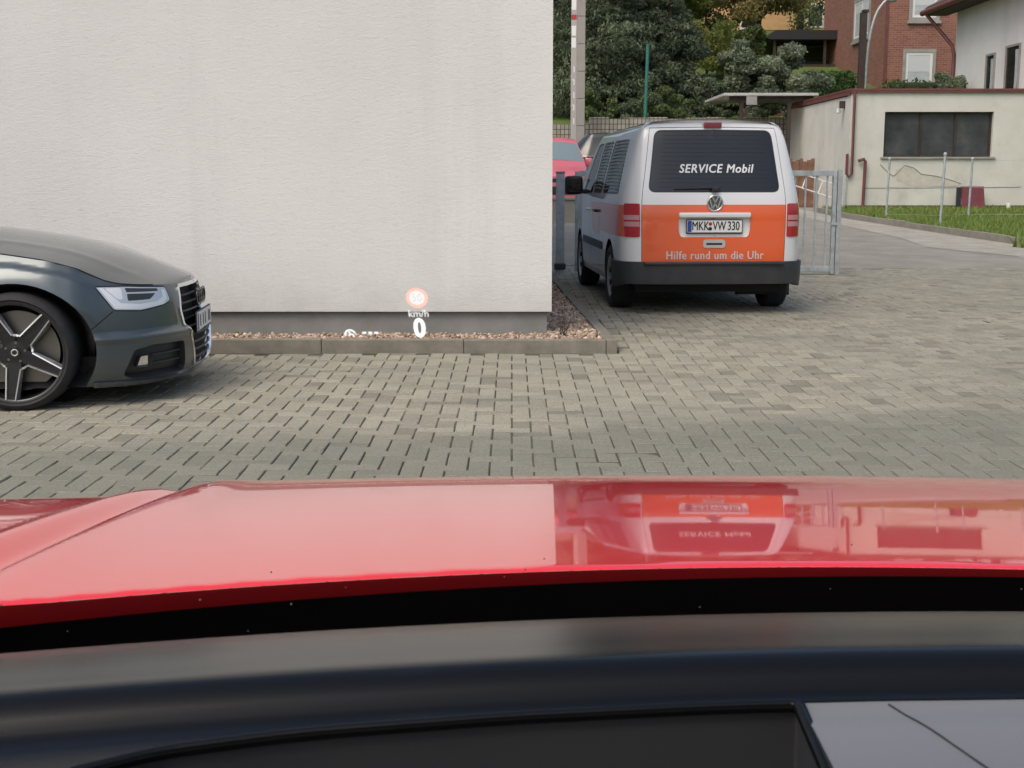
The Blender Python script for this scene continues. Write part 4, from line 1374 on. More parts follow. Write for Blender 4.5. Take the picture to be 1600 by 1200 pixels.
ow('roof_trim', (-.05, -.001, Hh - .1), (-.002, 7.65, Hh - .0005), 'red_trim')
win = empty('window'); win.parent = ob
def wpart(n, lo, hi, m): return MB().box(lo, hi).build(n, M[m], win)
glassm, gnt, gb = newmat('dusty_window_glass'); setp(gb, (.03, .033, .037), .12, spec=.45)
gnt.links.new(ramp(gnt, noise(gnt, 1.6, 4, .6, coords(gnt)), [(.35, (.035, .04, .045)), (.6, (.065, .07, .075)), (.75, (.11, .105, .095))]), gb.inputs['Base Color'])
gl = MB().box((.90, .16, 1.41), (3.59, .165, 2.47)); gl.build('pane', glassm, win)
for xx in (.8715, 1.80, 2.68, 3.575): wpart('mullion', (xx, .10, 1.3815), (xx + (.022 if xx in (1.80, 2.68) else .042), .158, 2.4985), 'dark_wood')
wpart('window_frame', (.914, .10, 1.3815), (3.574, .157, 1.42), 'dark_wood'); wpart('window_frame', (.914, .10, 2.455), (3.574, .157, 2.4985), 'dark_wood')
wpart('sill', (.80, -.06, 1.335), (3.70, -.003, 1.379), 'stone_frame')
for lo, hi in (((.95, .30, 1.42), (1.25, .5, 1.85)), ((3.15, .30, 1.42), (3.4, .5, 1.9))): MB().box(lo, hi, .02).build('stored_box', M['tan_int'], win)
# lost plaster: shallow patches of older render
pp = [(1.25, .78), (1.20, 1.05), (1.45, 1.15), (1.62, 1.10), (1.85, .93), (2.25, .88), (2.55, .80), (2.9, .70), (2.6, .62), (1.6, .66)]
MB().prism(pp, lambda a, b: (a, -.001, b), lambda a, b: (a, -.006, b)).build('exposed_patch', M['plaster_patch'], ob)
crk = [(.80, 1.20), (1.0, 1.0), (1.15, .90), (1.25, .98), (1.42, 1.17), (1.66, 1.11), (1.86, .95), (2.26, .90), (2.56, .82), (2.88, .71)]
MB().tube([(a, -.006, b) for a, b in crk], .011, 5).build('plaster_crack', M['stone_frame'], ob)
MB().tube([(.4, -.004, .60), (2.0, -.004, .605), (4.4, -.004, .62)], .009, 5).build('plaster_crack', M['stone_frame'], ob)
# pipes
def pipe(name, pts, r, m, par): return MB().tube(pts, r, 10).build(name, M[m], par, smooth=True, angle=50)
pipe('downpipe', [(.07, -.07, 3.0), (.07, -.07, .95), (.0, -.07, .88), (-.06, -.07, .95), (-.06, -.07, 1.45)], .035, 'red_trim', ob)
pipe('downpipe', [(.22, -.10, 1.28), (.36, -.10, 1.32), (.40, -.10, 1.26), (.38, -.10, 0)], .04, 'red_trim', ob)
pipe('conduit', [(-.06, -.05, .9), (-.09, -.05, 0)], .025, 'galv', ob)
lamp = empty('wall_lamp'); lamp.parent = ob
MB().box((-.13, .55, 2.62), (-.003, .67, 2.80), .01).build('lamp_bracket', M['dark_wood'], lamp)
MB().lathe([(0, 2.62), (.05, 2.62), (.085, 2.50), (0, 2.49)], 16, 'z', (-.17, .60, 0)).build('lamp_shade', M['galv'], lamp, smooth=True, angle=40)
# boards in front of the wall
bo = empty('maroon_board', (11.35, 32.55, .42)); tag(bo, 'maroon board leaning on the old plaster wall above the lawn', 'board')
mb = MB().box((0, 0, 0), (.58, .04, .62), .006); mb.v = [(p[0], p[1] + p[2] * .3, p[2]) for p in mb.v]; mb.build('board_sheet', M['maroon'], bo)
MB().box((-.11, .1, .01), (-.012, .2, .6), .004).build('board_edge', M['far_black'], bo)
jar = empty('white_jar', (12.45, 32.4, .47)); tag(jar, 'small white pot on the lawn edge beside the maroon board', 'pot')
MB().lathe([(0, 0), (.05, 0), (.06, .14), (.05, .15), (.045, .02)], 14, 'z').build('pot_body', M['white_frame'], jar, smooth=True, angle=40)

# wire fence
wf = empty('wire_fence', (7.6, 25.5, .3)); tag(wf, 'thin wire fence on galvanised posts along the lawn', 'fence')
for (xx, yy, ht, rr) in ((.80, 3.5, 1.36, .024), (1.20, 1.0, 1.42, .028), (2.65, 3.5, 1.36, .026), (3.6, 2.5, 1.40, .028)):
    p = MB().tube([(xx + 0.0, yy, -.2), (xx + .03, yy, ht)], rr, 8).build('fence_post', M['galv'], wf, smooth=True, angle=50)
    MB().lathe([(0, .06), (.03, .05), (rr + .012, .02), (rr + .012, 0), (0, 0)], 10, 'z', (xx + .03, yy, ht + .001)).build('post_cap', M['galv_light'], p)
for zz in (1.32, .75, .15):
    MB().tube([(.83, 3.5, zz), (1.23, 1.0, zz + .05), (2.68, 3.5, zz), (3.63, 2.5, zz + .03), (6, 2.5, zz + .03)], .004, 5).build('fence_wire', M['galv_light'], wf)

# timber screen, bank and white trellis seen through the gate
ts = empty('timber_screen', (7.55, 36.0, .45)); tag(ts, 'brown timber boards behind the gate bars beside the old building', 'fence')
for k in range(9):
    MB().box((k * .105 - .1, .01 * (k % 2), 0), (k * .105, .03 + .01 * (k % 2), 1.25 + .04 * (k % 3)), .004).build('board', M['brown_wood'], ts)
tr = empty('white_trellis', (6.85, 31.0, .36)); tag(tr, 'white lattice frame leaning over behind the gate bars', 'trellis')
def tbar(a, b): MB().tube([a, b], .016, 6).build('lattice_bar', M['white_frame'], tr)
tbar((-.1, 0, 1.05), (1.05, 0, .68)); tbar((-.1, 0, .72), (.95, 0, .38)); tbar((1.05, 0, .68), (.95, 0, .38)); tbar((.60, 0, .84), (.48, 0, .53)); tbar((.2, 0, .96), (.1, 0, .655)); tbar((-.1, 0, 1.05), (-.1, 0, .0)); tbar((.95, 0, .38), (.95, 0, .0))

# ------------------------------------------------------------------ open carport with a pale roof edge
cp = empty('carport', (6.9, 38.2, .48)); tag(cp, 'open carport with thin pale flat roof left of the old building', 'carport')
MB().box((-.75, -.2, 3.1195), (2.0, 3.6, 3.20), .01).build('roof_panel', M['grey_roof'], cp)
MB().box((-.55, 0, 2.98), (1.9, .1, 3.119)).build('beam', M['dark_wood'], cp)
MB().box((-.10, -.28, 2.86), (.20, -.205, 3.10)).build('beam_end', M['stone_frame'], cp)
for xx in (-.25, 1.15): MB().box((xx, 0, -.1), (xx + .11, .11, 2.979)).build('post', M['dark_wood'], cp)
MB().tube([(-.2, .05, 2.5), (.25, .05, 2.95)], .04, 6).build('brace', M['dark_wood'], cp)

# ------------------------------------------------------------------ brick house
bh = empty('brick_house', (14.75, 52, 1.2)); tag(bh, 'red brick house with white-framed windows behind the flat-roofed building', 'house')
def bb(name, lo, hi, m, par=None, ch=0): return MB().box(lo, hi, ch).build(name, M[m], par or bh)
bb('wall', (0, 0, 0), (3.1, 10.4, 12), 'brick')
bb('wall', (3.101, 1.4, 0), (9, 10.4, 12), 'brick')
def bwin(face, a, z, w, h, split, sill=True, blind=.5):
    e = empty('window'); e.parent = bh
    if face == 'f': f = lambda u, o, v: (a + u, -o, z + v)
    else: f = lambda u, o, v: (-o, a - u, z + v)
    def wb_(n, u0, u1, v0, v1, o0, o1, m):
        p, q = f(u0, o0, v0), f(u1, o1, v1)
        lo = tuple(min(i, j) for i, j in zip(p, q)); hi = tuple(max(i, j) for i, j in zip(p, q))
        return MB().box(lo, hi).build(n, M[m], e)
    t = .13
    wb_('surround', -t, 0, -t, h + t, .004, .05, 'stone_frame'); wb_('surround', w, w + t, -t, h + t, .004, .05, 'stone_frame')
    wb_('surround', .001, w - .001, h, h + t, .004, .05, 'stone_frame'); wb_('sill', -t - .05, w + t + .05, -t - .10, -t - .001, .004, .12, 'stone_frame'); wb_('surround', .001, w - .001, -t, -.001, .004, .05, 'stone_frame')
    fr = .09
    wb_('frame', .001, fr, .001, h - .001, .006, .03, 'white_frame'); wb_('frame', w - fr, w - .001, .001, h - .001, .006, .03, 'white_frame')
    wb_('frame', fr + .001, w - fr - .001, .001, fr, .006, .03, 'white_frame'); wb_('frame', fr + .001, w - fr - .001, h - fr, h - .001, .006, .03, 'white_frame')
    if split: wb_('mullion', w / 2 - .05, w / 2 + .05, fr + .001, h - fr - .001, .006, .03, 'white_frame')
    bz = fr + (h - 2 * fr) * (1 - blind)
    wb_('roller_blind', fr + .001, w - fr - .001, bz, h - fr - .001, .004, .018, 'blind')
    wb_('net_curtain', fr + .001, w - fr - .001, fr + .001, bz - .001, .004, .010, 'net_curtain')
bwin('f', .82, 3.55, 1.05, 1.36, False, blind=.55)
bwin('f', .98, 6.25, .95, 1.4, False, blind=.7)
bwin('s', 4.8, 5.9, 2.3, 1.5, True, blind=.3)
bb('downpipe', (-.06, -.06, 0), (.04, -.003, 12), 'red_trim')
bb('loggia_back', (3.11, 1.30, 3.3), (6, 1.399, 5.4), 'brick'); bb('loggia_floor', (3.105, 0, 4.62), (6, 1.29, 4.85), 'white_wall'); bb('loggia_rail', (3.105, -.02, 5.5), (6, .10, 7.0), 'dark_wood')
bb('loggia_post', (3.2, .02, 7.01), (3.35, .14, 12), 'dark_wood'); bb('loggia_back', (3.11, 1.25, 7.0), (6, 1.299, 10), 'dark_wood')
bb('loggia_window', (3.95, 1.20, 6.9), (4.9, 1.249, 8.4), 'white_frame')
bb('roof', (-.5, -.5, 12.001), (9.5, 11, 12.3), 'roof_tile')

# ------------------------------------------------------------------ white house on the right
wh = empty('white_house', (15.15, 37.5, .8)); tag(wh, 'white rendered house with overhanging brown eaves and narrow dark windows', 'house')
def hb(name, lo, hi, m, par=None): return MB().box(lo, hi).build(name, M[m], par or wh)
hb('wall', (0, 0, 0), (7, 7.5, 6.35), 'white_wall')
for (ya, za, yb, zb) in ((1.75, 1.6, 2.75, 4.35), (3.75, 1.6, 4.40, 4.25)):
    w = empty('window'); w.parent = wh
    hb('pane', (-.012, ya, za), (-.003, yb, zb), 'window_glass', w)
    for lo, hi in (((-.05, ya - .07, za - .07), (-.003, ya - .001, zb + .07)), ((-.05, yb + .001, za - .07), (-.003, yb + .07, zb + .07)), ((-.05, ya, zb + .001), (-.003, yb, zb + .07)), ((-.09, ya, za - .07), (-.003, yb, za - .001))):
        hb('frame', lo, hi, 'stone_frame', w)
    MB().grid([[(-.014, ya + .1 + .05 * math.sin(v * 2), za + .1 + v), (-.014, ya + .35 + .05 * math.sin(v * 2 + 1), za + .1 + v)] for v in np.linspace(0, zb - za - .2, 8)]).build('curtain', M['net_curtain'], w)
# gutter and eaves
mb = MB().prism([(-.75, 6.10), (-.75, 6.28), (3.5, 8.6), (3.5, 8.42)], lambda a, b: (a, -1.0, b), lambda a, b: (a, 8.6, b)); mb.build('roof', M['roof_tile'], wh)
MB().tube([(-.82, -1.0, 6.10), (-.82, 8.7, 6.10)], .10, 10).build('gutter', M['red_trim'], wh, smooth=True, angle=50)
hb('eaves_board', (-.72, -1.0, 6.0), (-.002, 8.6, 6.07), 'dark_wood')
pipe('downpipe', [(-.8, 8.3, 6.02), (-.6, 8.2, 5.75), (-.12, 7.5, 4.9), (-.08, 7.4, 4.6), (-.08, 7.4, 0)], .06, 'red_trim', wh)

# street lamp and brown post in front of the brick house
sl = empty('street_lamp', (12.9, 48, 1.0)); tag(sl, 'street lamp with thin curved grey pole before the brick house', 'street lamp')
pts = [(0, 0, 0), (.05, 0, 4.2), (.14, 0, 5.4), (.34, 0, 6.15), (.62, 0, 6.55), (.78, 0, 6.65)]
MB().tube(spline(pts, 6), .05, 8).build('lamp_pole', M['galv_light'], sl, smooth=True, angle=50)
MB().lathe([(0, 6.76), (.08, 6.75), (.15, 6.66), (.16, 6.58), (.10, 6.52), (0, 6.51)], 14, 'z', (.88, 0, 0)).build('lamp_head', M['galv_light'], sl, smooth=True)
bp = empty('brown_post', (12.55, 47.2, 1.0)); tag(bp, 'square brown post beside the street lamp', 'post')
MB().box((-.11, -.11, 0), (.11, .11, 6.05), .01).build('post_shaft', M['dark_wood'], bp)
MB().box((-.05, -.13, 6.051), (.15, .13, 6.15), .01).build('post_head', M['dark_wood'], bp)
rf = empty('red_ridge_wall', (8.6, 45, 2.0)); tag(rf, 'low red-capped wall climbing behind the flat roof', 'wall')
mb = MB().prism([(0, 0), (4.2, 0), (4.2, 2.35), (0, 1.55)], lambda a, b: (a, 0, b), lambda a, b: (a, .2, b)); mb.build('wall_core', M['red_trim'], rf)

# ------------------------------------------------------------------ orange house and dark pergola up the bank
oh = empty('orange_house', (8.5, 84, 9.5)); tag(oh, 'orange rendered house showing through the trees on the bank', 'house')
MB().box((-2.5, 0, -1), (14, 9, 9)).build('wall', M['orange_wall'], oh)
MB().box((-3, -.5, 9.001), (14.5, 9.5, 9.4)).build('roof', M['roof_tile'], oh)
for xx, zz in ((10.2, 1.1), (6.0, 1.0), (6.0, 4.0), (1.5, 1.0), (10.2, 4.0)):
    w = empty('window'); w.parent = oh
    MB().box((xx, -.05, zz), (xx + 1.1, -.003, zz + 1.5)).build('frame', M['white_frame'], w)
    MB().box((xx + .12, -.06, zz + .12), (xx + .98, -.051, zz + 1.38)).build('pane', M['window_glass'], w)
pg = empty('dark_pergola', (11.6, 60, 6.2)); tag(pg, 'dark timber shelter with flat black roof on the bank beside the brick house', 'shelter')
mb = MB().prism([(-.05, 1.30), (.35, 1.62), (4.2, 1.62), (4.2, 1.22), (.1, 1.22)], lambda a, b: (a, -.2, b), lambda a, b: (a, 3.2, b)); mb.build('roof_panel', M['far_black'], pg)
for xx in (.3, 2.6): MB().box((xx, 0, -.6), (xx + .12, .12, 1.219)).build('post', M['dark_wood'], pg)
MB().box((.1, 3.0, -.5), (4.2, 3.1, 1.2)).build('back_wall', M['terrain'], pg)
MB().box((-.4, -.1, -.05), (4.2, -.03, .12)).build('rail', M['dark_wood'], pg); MB().box((-.4, -.1, -.38), (4.2, -.03, -.22)).build('rail', M['stone_frame'], pg)
MB().box((1.6, 1.2, .1), (3.6, 2.2, .42), .1).build('covered_bench', M['far_black'], pg)

# ------------------------------------------------------------------ vegetation
def leaf_mass(name, clumps, n, leaf, mat, parent, aspect=0.5, droop=0.0, hollow=0.45):
    C = np.array(clumps, float)
    vol = (C[:, 3] * C[:, 4] * C[:, 5]) ** (2 / 3)
    idx = rng.choice(len(C), n, p=vol / vol.sum())
    d = rng.normal(size=(n, 3)); d /= np.linalg.norm(d, axis=1)[:, None]
    r = hollow + (1.08 - hollow) * rng.uniform(0, 1, n) ** 0.6
    P = C[idx, :3] + d * r[:, None] * C[idx, 3:6]
    a = rng.normal(size=(n, 3)) + d * 0.6; a[:, 2] -= droop
    a /= np.linalg.norm(a, axis=1)[:, None]
    b = np.cross(a, rng.normal(size=(n, 3))); b /= np.linalg.norm(b, axis=1)[:, None] + 1e-9
    s = leaf * rng.uniform(0.6, 1.4, n)[:, None]
    A, B = a * s, b * s * aspect
    V = np.stack([P - A * .5, P + B * .5, P + A * .5, P - B * .5], 1).reshape(-1, 3)
    F = np.arange(4 * n).reshape(-1, 4)
    ct = rng.uniform(0, 1, len(C))
    T = np.clip(0.75 * ct[idx] ** 1.3 + 0.30 * rng.uniform(0, 1, n), 0, 1)
    me = bpy.data.meshes.new(name)
    me.vertices.add(4 * n); me.vertices.foreach_set('co', V.ravel())
    me.loops.add(4 * n); me.loops.foreach_set('vertex_index', F.ravel().astype(np.int32))
    me.polygons.add(n); me.polygons.foreach_set('loop_start', (np.arange(n) * 4).astype(np.int32))
    me.update(calc_edges=True)
    at = me.attributes.new('tone', 'FLOAT', 'POINT'); at.data.foreach_set('value', np.repeat(T, 4).astype(np.float32))
    me.materials.append(mat)
    o = bpy.data.objects.new(name, me); o.parent = parent; COL.objects.link(o)
    return o

M['leaf_dark'] = leaf_mat('conifer_needles', (0.070, 0.095, 0.062), (0.24, 0.285, 0.17))
M['leaf_mid'] = leaf_mat('mid_leaf', (0.086, 0.127, 0.046), (0.284, 0.338, 0.135))
M['leaf_light'] = leaf_mat('light_leaf', (0.127, 0.172, 0.040), (0.405, 0.420, 0.135))
M['leaf_grey'] = leaf_mat('grey_green_leaf', (0.098, 0.132, 0.086), (0.324, 0.371, 0.243))
M['leaf_hedge'] = leaf_mat('hedge_leaf', (0.040, 0.086, 0.023), (0.115, 0.203, 0.054))
M['leaf_autumn'] = leaf_mat('turning_leaf', (0.092, 0.109, 0.046), (0.351, 0.284, 0.115))
M['petal'] = plain('pale_petal', (.75, .75, .62), .6)

def trunk(parent, h, r, lean=(0, 0), limbs=6, spread=1.5, l0=.35):
    mb = MB()
    pts = [(lean[0] * t + .08 * math.sin(3 * t), lean[1] * t, h * t) for t in np.linspace(0, 1, 7)]
    mb.tube(pts, [r * (1 - .8 * t) + .01 for t in np.linspace(0, 1, 7)], 8)
    for k in range(limbs):
        t = l0 + (1 - l0) * (k + .5) / limbs * .85
        a = rng.uniform(0, 6.28); L = spread * rng.uniform(.6, 1.1) * (1.15 - t)
        p0 = np.array([lean[0] * t, lean[1] * t, h * t])
        p1 = p0 + np.array([math.cos(a) * L * .6, math.sin(a) * L * .6, L * .3]); p2 = p0 + np.array([math.cos(a) * L, math.sin(a) * L, L * .65])
        mb.tube([p0, p1, p2], [r * (1 - t) * .5 + .02, r * .22, .012], 6)
    return mb.build('trunk', M['bark'], parent, smooth=True, angle=60)

def conifer(name, x, y, h, w, label, mat='leaf_dark', n=9000, z=None, leaf=.15):
    z = float(H(x, y)) - .1 if z is None else z
    t = empty(name, (x, y, z)); tag(t, label, 'tree', 'conifers on the bank')
    trunk(t, h * .97, .16, limbs=10, spread=w * .9, l0=.12)
    cl = []
    levels = int(h / .42)
    for i in range(levels):
        f = i / levels
        rad = w * (1 - f) ** .75 * rng.uniform(.75, 1.15) + .12
        m = max(3, int(7 * (1 - f)) + 2)
        for k in range(m):
            a = 6.28 * (k + rng.uniform(0, .8)) / m
            q = rad * rng.uniform(.45, .95)
            cl.append((math.cos(a) * q, math.sin(a) * q, h * (.04 + .94 * f) - q * .12 + rng.uniform(-.2, .2), rad * .34 + .1, rad * .34 + .1, rng.uniform(.16, .34)))
    leaf_mass('crown', cl, n, leaf, M[mat], t, .38, .6, .3)
    return t

def broadleaf(name, x, y, h, rx, rz, cz, label, mat, n=8000, leaf=.22, nclump=34, z=None, cat='tree', group='leafy trees on the bank', tr=True):
    z = float(H(x, y)) - .1 if z is None else z
    t = empty(name, (x, y, z)); tag(t, label, cat, group)
    if tr: trunk(t, cz + rz * .5, max(.05, h * .018), (rng.uniform(-.3, .3), 0), 9, rx * 1.1, .25)
    cl = []
    for k in range(nclump):
        d = rng.normal(size=3); d /= np.linalg.norm(d); q = rng.uniform(.35, 1.0)
        s = rng.uniform(.17, .34)
        cl.append((d[0] * rx * q, d[1] * rx * q, cz + d[2] * rz * q, rx * s, rx * s, rz * s * .8))
    leaf_mass('crown', cl, int(n * 2.4), leaf * .62, M[mat], t, .6, .1, .25)
    return t

def hedge(name, x0, x1, y, z0, h, d, label, mat, n, leaf=.16):
    t = empty(name, ((x0 + x1) / 2, y, z0)); tag(t, label, 'hedge', 'clipped hedges')
    L = (x1 - x0) / 2
    MB().box((-L * .96, -d * .4, 0), (L * .96, d * .4, h * .93), .08).build('hedge_core', M['hedge_core'], t)
    cl = []
    for k in range(int(L * 2 / .28) + 2):
        for zz in np.arange(.12, h, .28):
            for yy in (-d * .4, 0, d * .4):
                cl.append((-L + 2 * L * (k + rng.uniform(0, .6)) / (int(L * 2 / .28) + 2), yy, zz, .24, .2, .2))
    leaf_mass('leaves', cl, n, leaf, M[mat], t, .6, 0, .5)
    return t
M['hedge_core'] = plain('hedge_inside', (.025, .04, .015), .9)

conifer('conifer_tree', 1.75, 46.0, 15.0, 1.9, 'dark conifer half hidden behind the white building corner', n=27000)
conifer('conifer_tree', 3.05, 44.5, 14.0, 1.9, 'dense dark conifer just right of the sign pylon', n=36000)
conifer('conifer_tree', 4.35, 46.5, 13.0, 1.8, 'dark conifer behind the slim green pole', n=36000)
conifer('conifer_tree', 5.30, 45.0, 6.4, 1.25, 'shorter dark conifer right of the green pole', n=27000)
conifer('conifer_tree', 2.35, 50.5, 16.0, 2.3, 'tall dark conifer at the back behind the pylon', n=27000)
conifer('conifer_tree', 3.7, 52.0, 16.5, 2.1, 'tall conifer at the back above the green pole', n=27000)
broadleaf('shrub', 4.2, 42.0, 1.3, .9, .8, .8, 'low dark shrub along the block wall below the green pole', 'leaf_dark', 2600, .16, 18, cat='bush', group='bushes on the bank', tr=False)
broadleaf('shrub', 5.0, 42.2, 1.3, .9, .7, .6, 'dark green shrub above the van roof beside the grass slope', 'leaf_mid', 2800, .16, 18, cat='bush', group='bushes on the bank', tr=False)
broadleaf('shrub', 2.6, 41.9, 1.2, .9, .7, .6, 'low shrub on the wall right of the pylon', 'leaf_mid', 2200, .15, 16, cat='bush', group='bushes on the bank', tr=False)
broadleaf('shrub', 8.0, 45.6, 2.8, 1.5, 1.25, 1.2, 'large grey-green willow-like bush above the pale carport roof', 'leaf_grey', 7500, .19, 34, cat='bush', group='bushes on the bank')
broadleaf('shrub', 9.4, 46.2, 2.6, 1.5, 1.1, 1.1, 'grey-green bush behind the carport roof near the brick house', 'leaf_grey', 7000, .19, 34, cat='bush', group='bushes on the bank')
broadleaf('shrub', 6.75, 44.4, 1.9, .62, .7, .6, 'dark bush left of the carport roof', 'leaf_dark', 3600, .17, 22, cat='bush', group='bushes on the bank')
broadleaf('shrub', 8.2, 43.2, 1.5, 1.3, .7, .5, 'dark undergrowth bush under the carport roof edge', 'leaf_dark', 3200, .17, 22, cat='bush', group='bushes on the bank', tr=False)
broadleaf('shrub', 8.2, 55.5, 2.6, 1.6, 1.2, 1.2, 'olive coloured loose bush in front of the dark hedge', 'leaf_light', 5000, .2, 28, cat='bush', group='bushes on the bank')
broadleaf('shrub', 10.4, 57.0, 2.0, 1.0, 1.0, 1.2, 'mid-green bush left of the dark shelter', 'leaf_mid', 3600, .18, 22, cat='bush', group='bushes on the bank')
hedge('hedge', 6.6, 11.6, 60.5, 6.0, 1.75, .9, 'dark clipped hedge along the top of the grass bank', 'leaf_hedge', 7000, .2)
hedge('hedge', 11.4, 13.3, 51.0, 3.6, 1.55, .9, 'rounded dark green hedge left of the brick house wall', 'leaf_hedge', 5200, .13)
hedge('hedge', 12.6, 15.2, 44.0, 2.2, 2.35, .8, 'bright clipped hedge below the brick house window', 'leaf_hedge', 5200, .12)
broadleaf('shrub', 14.3, 43.2, 1.4, .62, .95, 1.95, 'light green bush beside the white house downpipe', 'leaf_grey', 2600, .12, 20, z=2.0, cat='bush', group='bushes on the bank')
broadleaf('birch_tree', 7.6, 66.0, 9, 2.6, 3.0, 2.6, 'light green leafy tree behind the conifers', 'leaf_light', 9000, .26, 46)
broadleaf('birch_tree', 5.6, 62.0, 9, 1.9, 3.4, 3.0, 'yellow-green tree rising between the tall conifers', 'leaf_light', 7000, .26, 40)
broadleaf('oak_tree', 12.6, 68.0, 10, 2.9, 2.5, 3.4, 'spreading tree with turning brown leaves before the orange house', 'leaf_autumn', 8500, .27, 46)
broadleaf('oak_tree', 9.6, 72.0, 10, 2.4, 2.6, 2.6, 'green tree in front of the orange house wall', 'leaf_mid', 8500, .27, 44)
broadleaf('birch_tree', 6.4, 76.0, 12, 3.0, 4.6, 4.2, 'tall green tree at the very back of the bank', 'leaf_mid', 8000, .3, 44)
broadleaf('birch_tree', 0.5, 70.0, 14, 3.6, 5.0, 4.2, 'dark broad tree behind the white building edge', 'leaf_mid', 7000, .32, 40)
broadleaf('birch_tree', 17.0, 78.0, 12, 4.0, 4.5, 4.2, 'leafy tree behind the brick house', 'leaf_mid', 6000, .32, 40)
fl = broadleaf('flowering_rose', 11.9, 56.5, 1.5, .55, .7, .9, 'rose bush with pale flowers before the dark shelter', 'leaf_mid', 1500, .13, 14, z=5.1, cat='bush', group='bushes on the bank')
for k in range(5):
    a = rng.uniform(0, 6.28)
    MB().lathe([(0, .10), (.10, .08), (.13, 0), (.07, -.06), (0, -.07)], 10, 'z', (.45 * math.cos(a), -.5 + .1 * math.sin(a), 1.25 + .3 * rng.uniform(0, 1))).build('blossom', M['petal'], fl, smooth=True)


# ------------------------------------------------------------------ the red car the picture is taken from
rc = empty('red_car', (.30, 0, 0))
tag(rc, 'red car seen from its driver seat: glossy bonnet, windscreen and black dashboard', 'car')
CX = .30
# bonnet: longitudinal slope integrated from the rear edge
Dk = np.arange(.95, 2.6, .01)
sl_ = np.interp(Dk, [.95, 1.1, 1.3, 1.5, 1.7, 1.9, 2.0, 2.08, 2.16, 2.24, 2.34, 2.5], [4.6, 5.4, 6.5, 7.2, 7.9, 8.8, 9.6, 10.8, 13.0, 17.5, 26, 46])
zk = np.concatenate([[0], np.cumsum(-np.tan(np.radians(sl_))[:-1] * .01)])
zk += .927 - np.interp(1.2, Dk, zk)
def rear_edge(lat): return 1.205 - .22 * lat ** 2
def bon(u, v):          # u = lateral from the centre line, v = forward distance
    l = np.abs(u)
    z = np.interp(v, Dk, zk)
    z = z - .018 * u ** 2
    fr = np.interp(l, [0, .5, .72, .83, .92, 1.0, 1.15], [0, .0, .0, .0, .18, .21, .26])
    z = z - (np.interp(v + fr, Dk, zk) - np.interp(v, Dk, zk)) * -1 * sstep(.35, .9, l)   # front corners fall away earlier
    # power crease, then the wing falls away outside it
    w = np.clip(l - .82, 0, None)
    z = z + .003 * np.exp(-((l - .79) / .04) ** 2) - .014 * sstep(.80, .85, l) + .036 * sstep(.835, .90, l) + .10 * np.clip(l - .90, 0, .25) - .9 * np.clip(l - 1.18, 0, None) ** 2
    # rolled rear edge
    e = np.clip(rear_edge(u) + .010 - v, 0, None)
    z = z - 30 * e ** 2
    return np.stack([u, v, z], 1)
dom = [(u, float(rear_edge(u))) for u in np.linspace(-1.42, 1.42, 40)] + [(u, 2.52) for u in np.linspace(1.42, -1.42, 40)]
Pb = patch(bon, dom, [], .013)
part('bonnet', Pb['body'], M['red_paint'], rc)

# scuttle panel below the glass
rows = []
for u in np.linspace(-1.0, 1.0, 30):
    r_ = rear_edge(u)
    rows.append([(u, r_ + .05, .884), (u, r_ - .02, .889), (u, r_ - .08, .893), (u, r_ - .20, .900), (u, r_ - .30, .88)])
MB().grid(rows).build('scuttle', plain('gloss_black_scuttle', (.006, .006, .007), .12, spec=.6), rc, smooth=True)
fl_ = []
for u in np.linspace(-1.2, 1.2, 50):
    e_ = bon(np.array([u]), np.array([rear_edge(u)]))[0]
    fl_.append([(u, e_[1], e_[2] - .0005), (u, e_[1] + .008, e_[2] - .010), (u, e_[1] + .05, e_[2] - .050)])
MB().grid(fl_).build('bonnet_flange', M['red_paint'], rc, smooth=True)

# windscreen
def wsc(u, t):            # t 0 at the base, 1 at the header rail
    b = np.stack([u, 1.03 - .22 * u ** 2, .915 - .03 * u ** 2], -1)
    h = np.stack([u * .80, .27 - .16 * u ** 2, 1.555 - .05 * u ** 2], -1)
    return b + (h - b) * np.asarray(t)[..., None] + np.stack([0 * u, .05 * np.sin(np.pi * np.asarray(t)), .05 * np.sin(np.pi * np.asarray(t))], -1)
wm = bpy.data.materials.new('clear_glass'); wm.use_nodes = True
nt = wm.node_tree; nt.nodes.clear()
out = nt.nodes.new('ShaderNodeOutputMaterial'); tb = nt.nodes.new('ShaderNodeBsdfTransparent')
tb.inputs[0].default_value = (.955, .965, .955, 1); nt.links.new(tb.outputs[0], out.inputs[0])
us = np.linspace(-.86, .86, 40)
rows = [wsc(us, np.full(40, t)) for t in np.linspace(0, 1, 26)]
ws = MB().grid(rows).build('windscreen', wm, rc, smooth=True)
fr_t = lambda u: .098 + .030 * u ** 2
rows = [[tuple(wsc(np.array([u]), np.array([t * fr_t(u)]))[0] + np.array([0, -.003, -.003])) for u in us] for t in np.linspace(0, 1, 8)]
MB().grid(rows).build('black_border', plain('ceramic_border', (.012, .008, .009), .35, spec=.4), ws, smooth=True)
# dust specks low on the glass
mb = MB()
for k in range(26):
    u = rng.uniform(-.75, .7); t = rng.uniform(.06, .155)
    c = wsc(np.array([u]), np.array([t]))[0] + np.array([0, -.006, -.004])
    s = rng.uniform(.0004, .0009)
    mb.add([c + np.array([math.cos(a) * s, 0, math.sin(a) * s]) for a in np.linspace(0, 6.28, 7)[:-1]], [tuple(range(6))])
o = mb.build('dust', plain('dust_speck', (.16, .14, .14), .8), ws); o['kind'] = 'stuff'

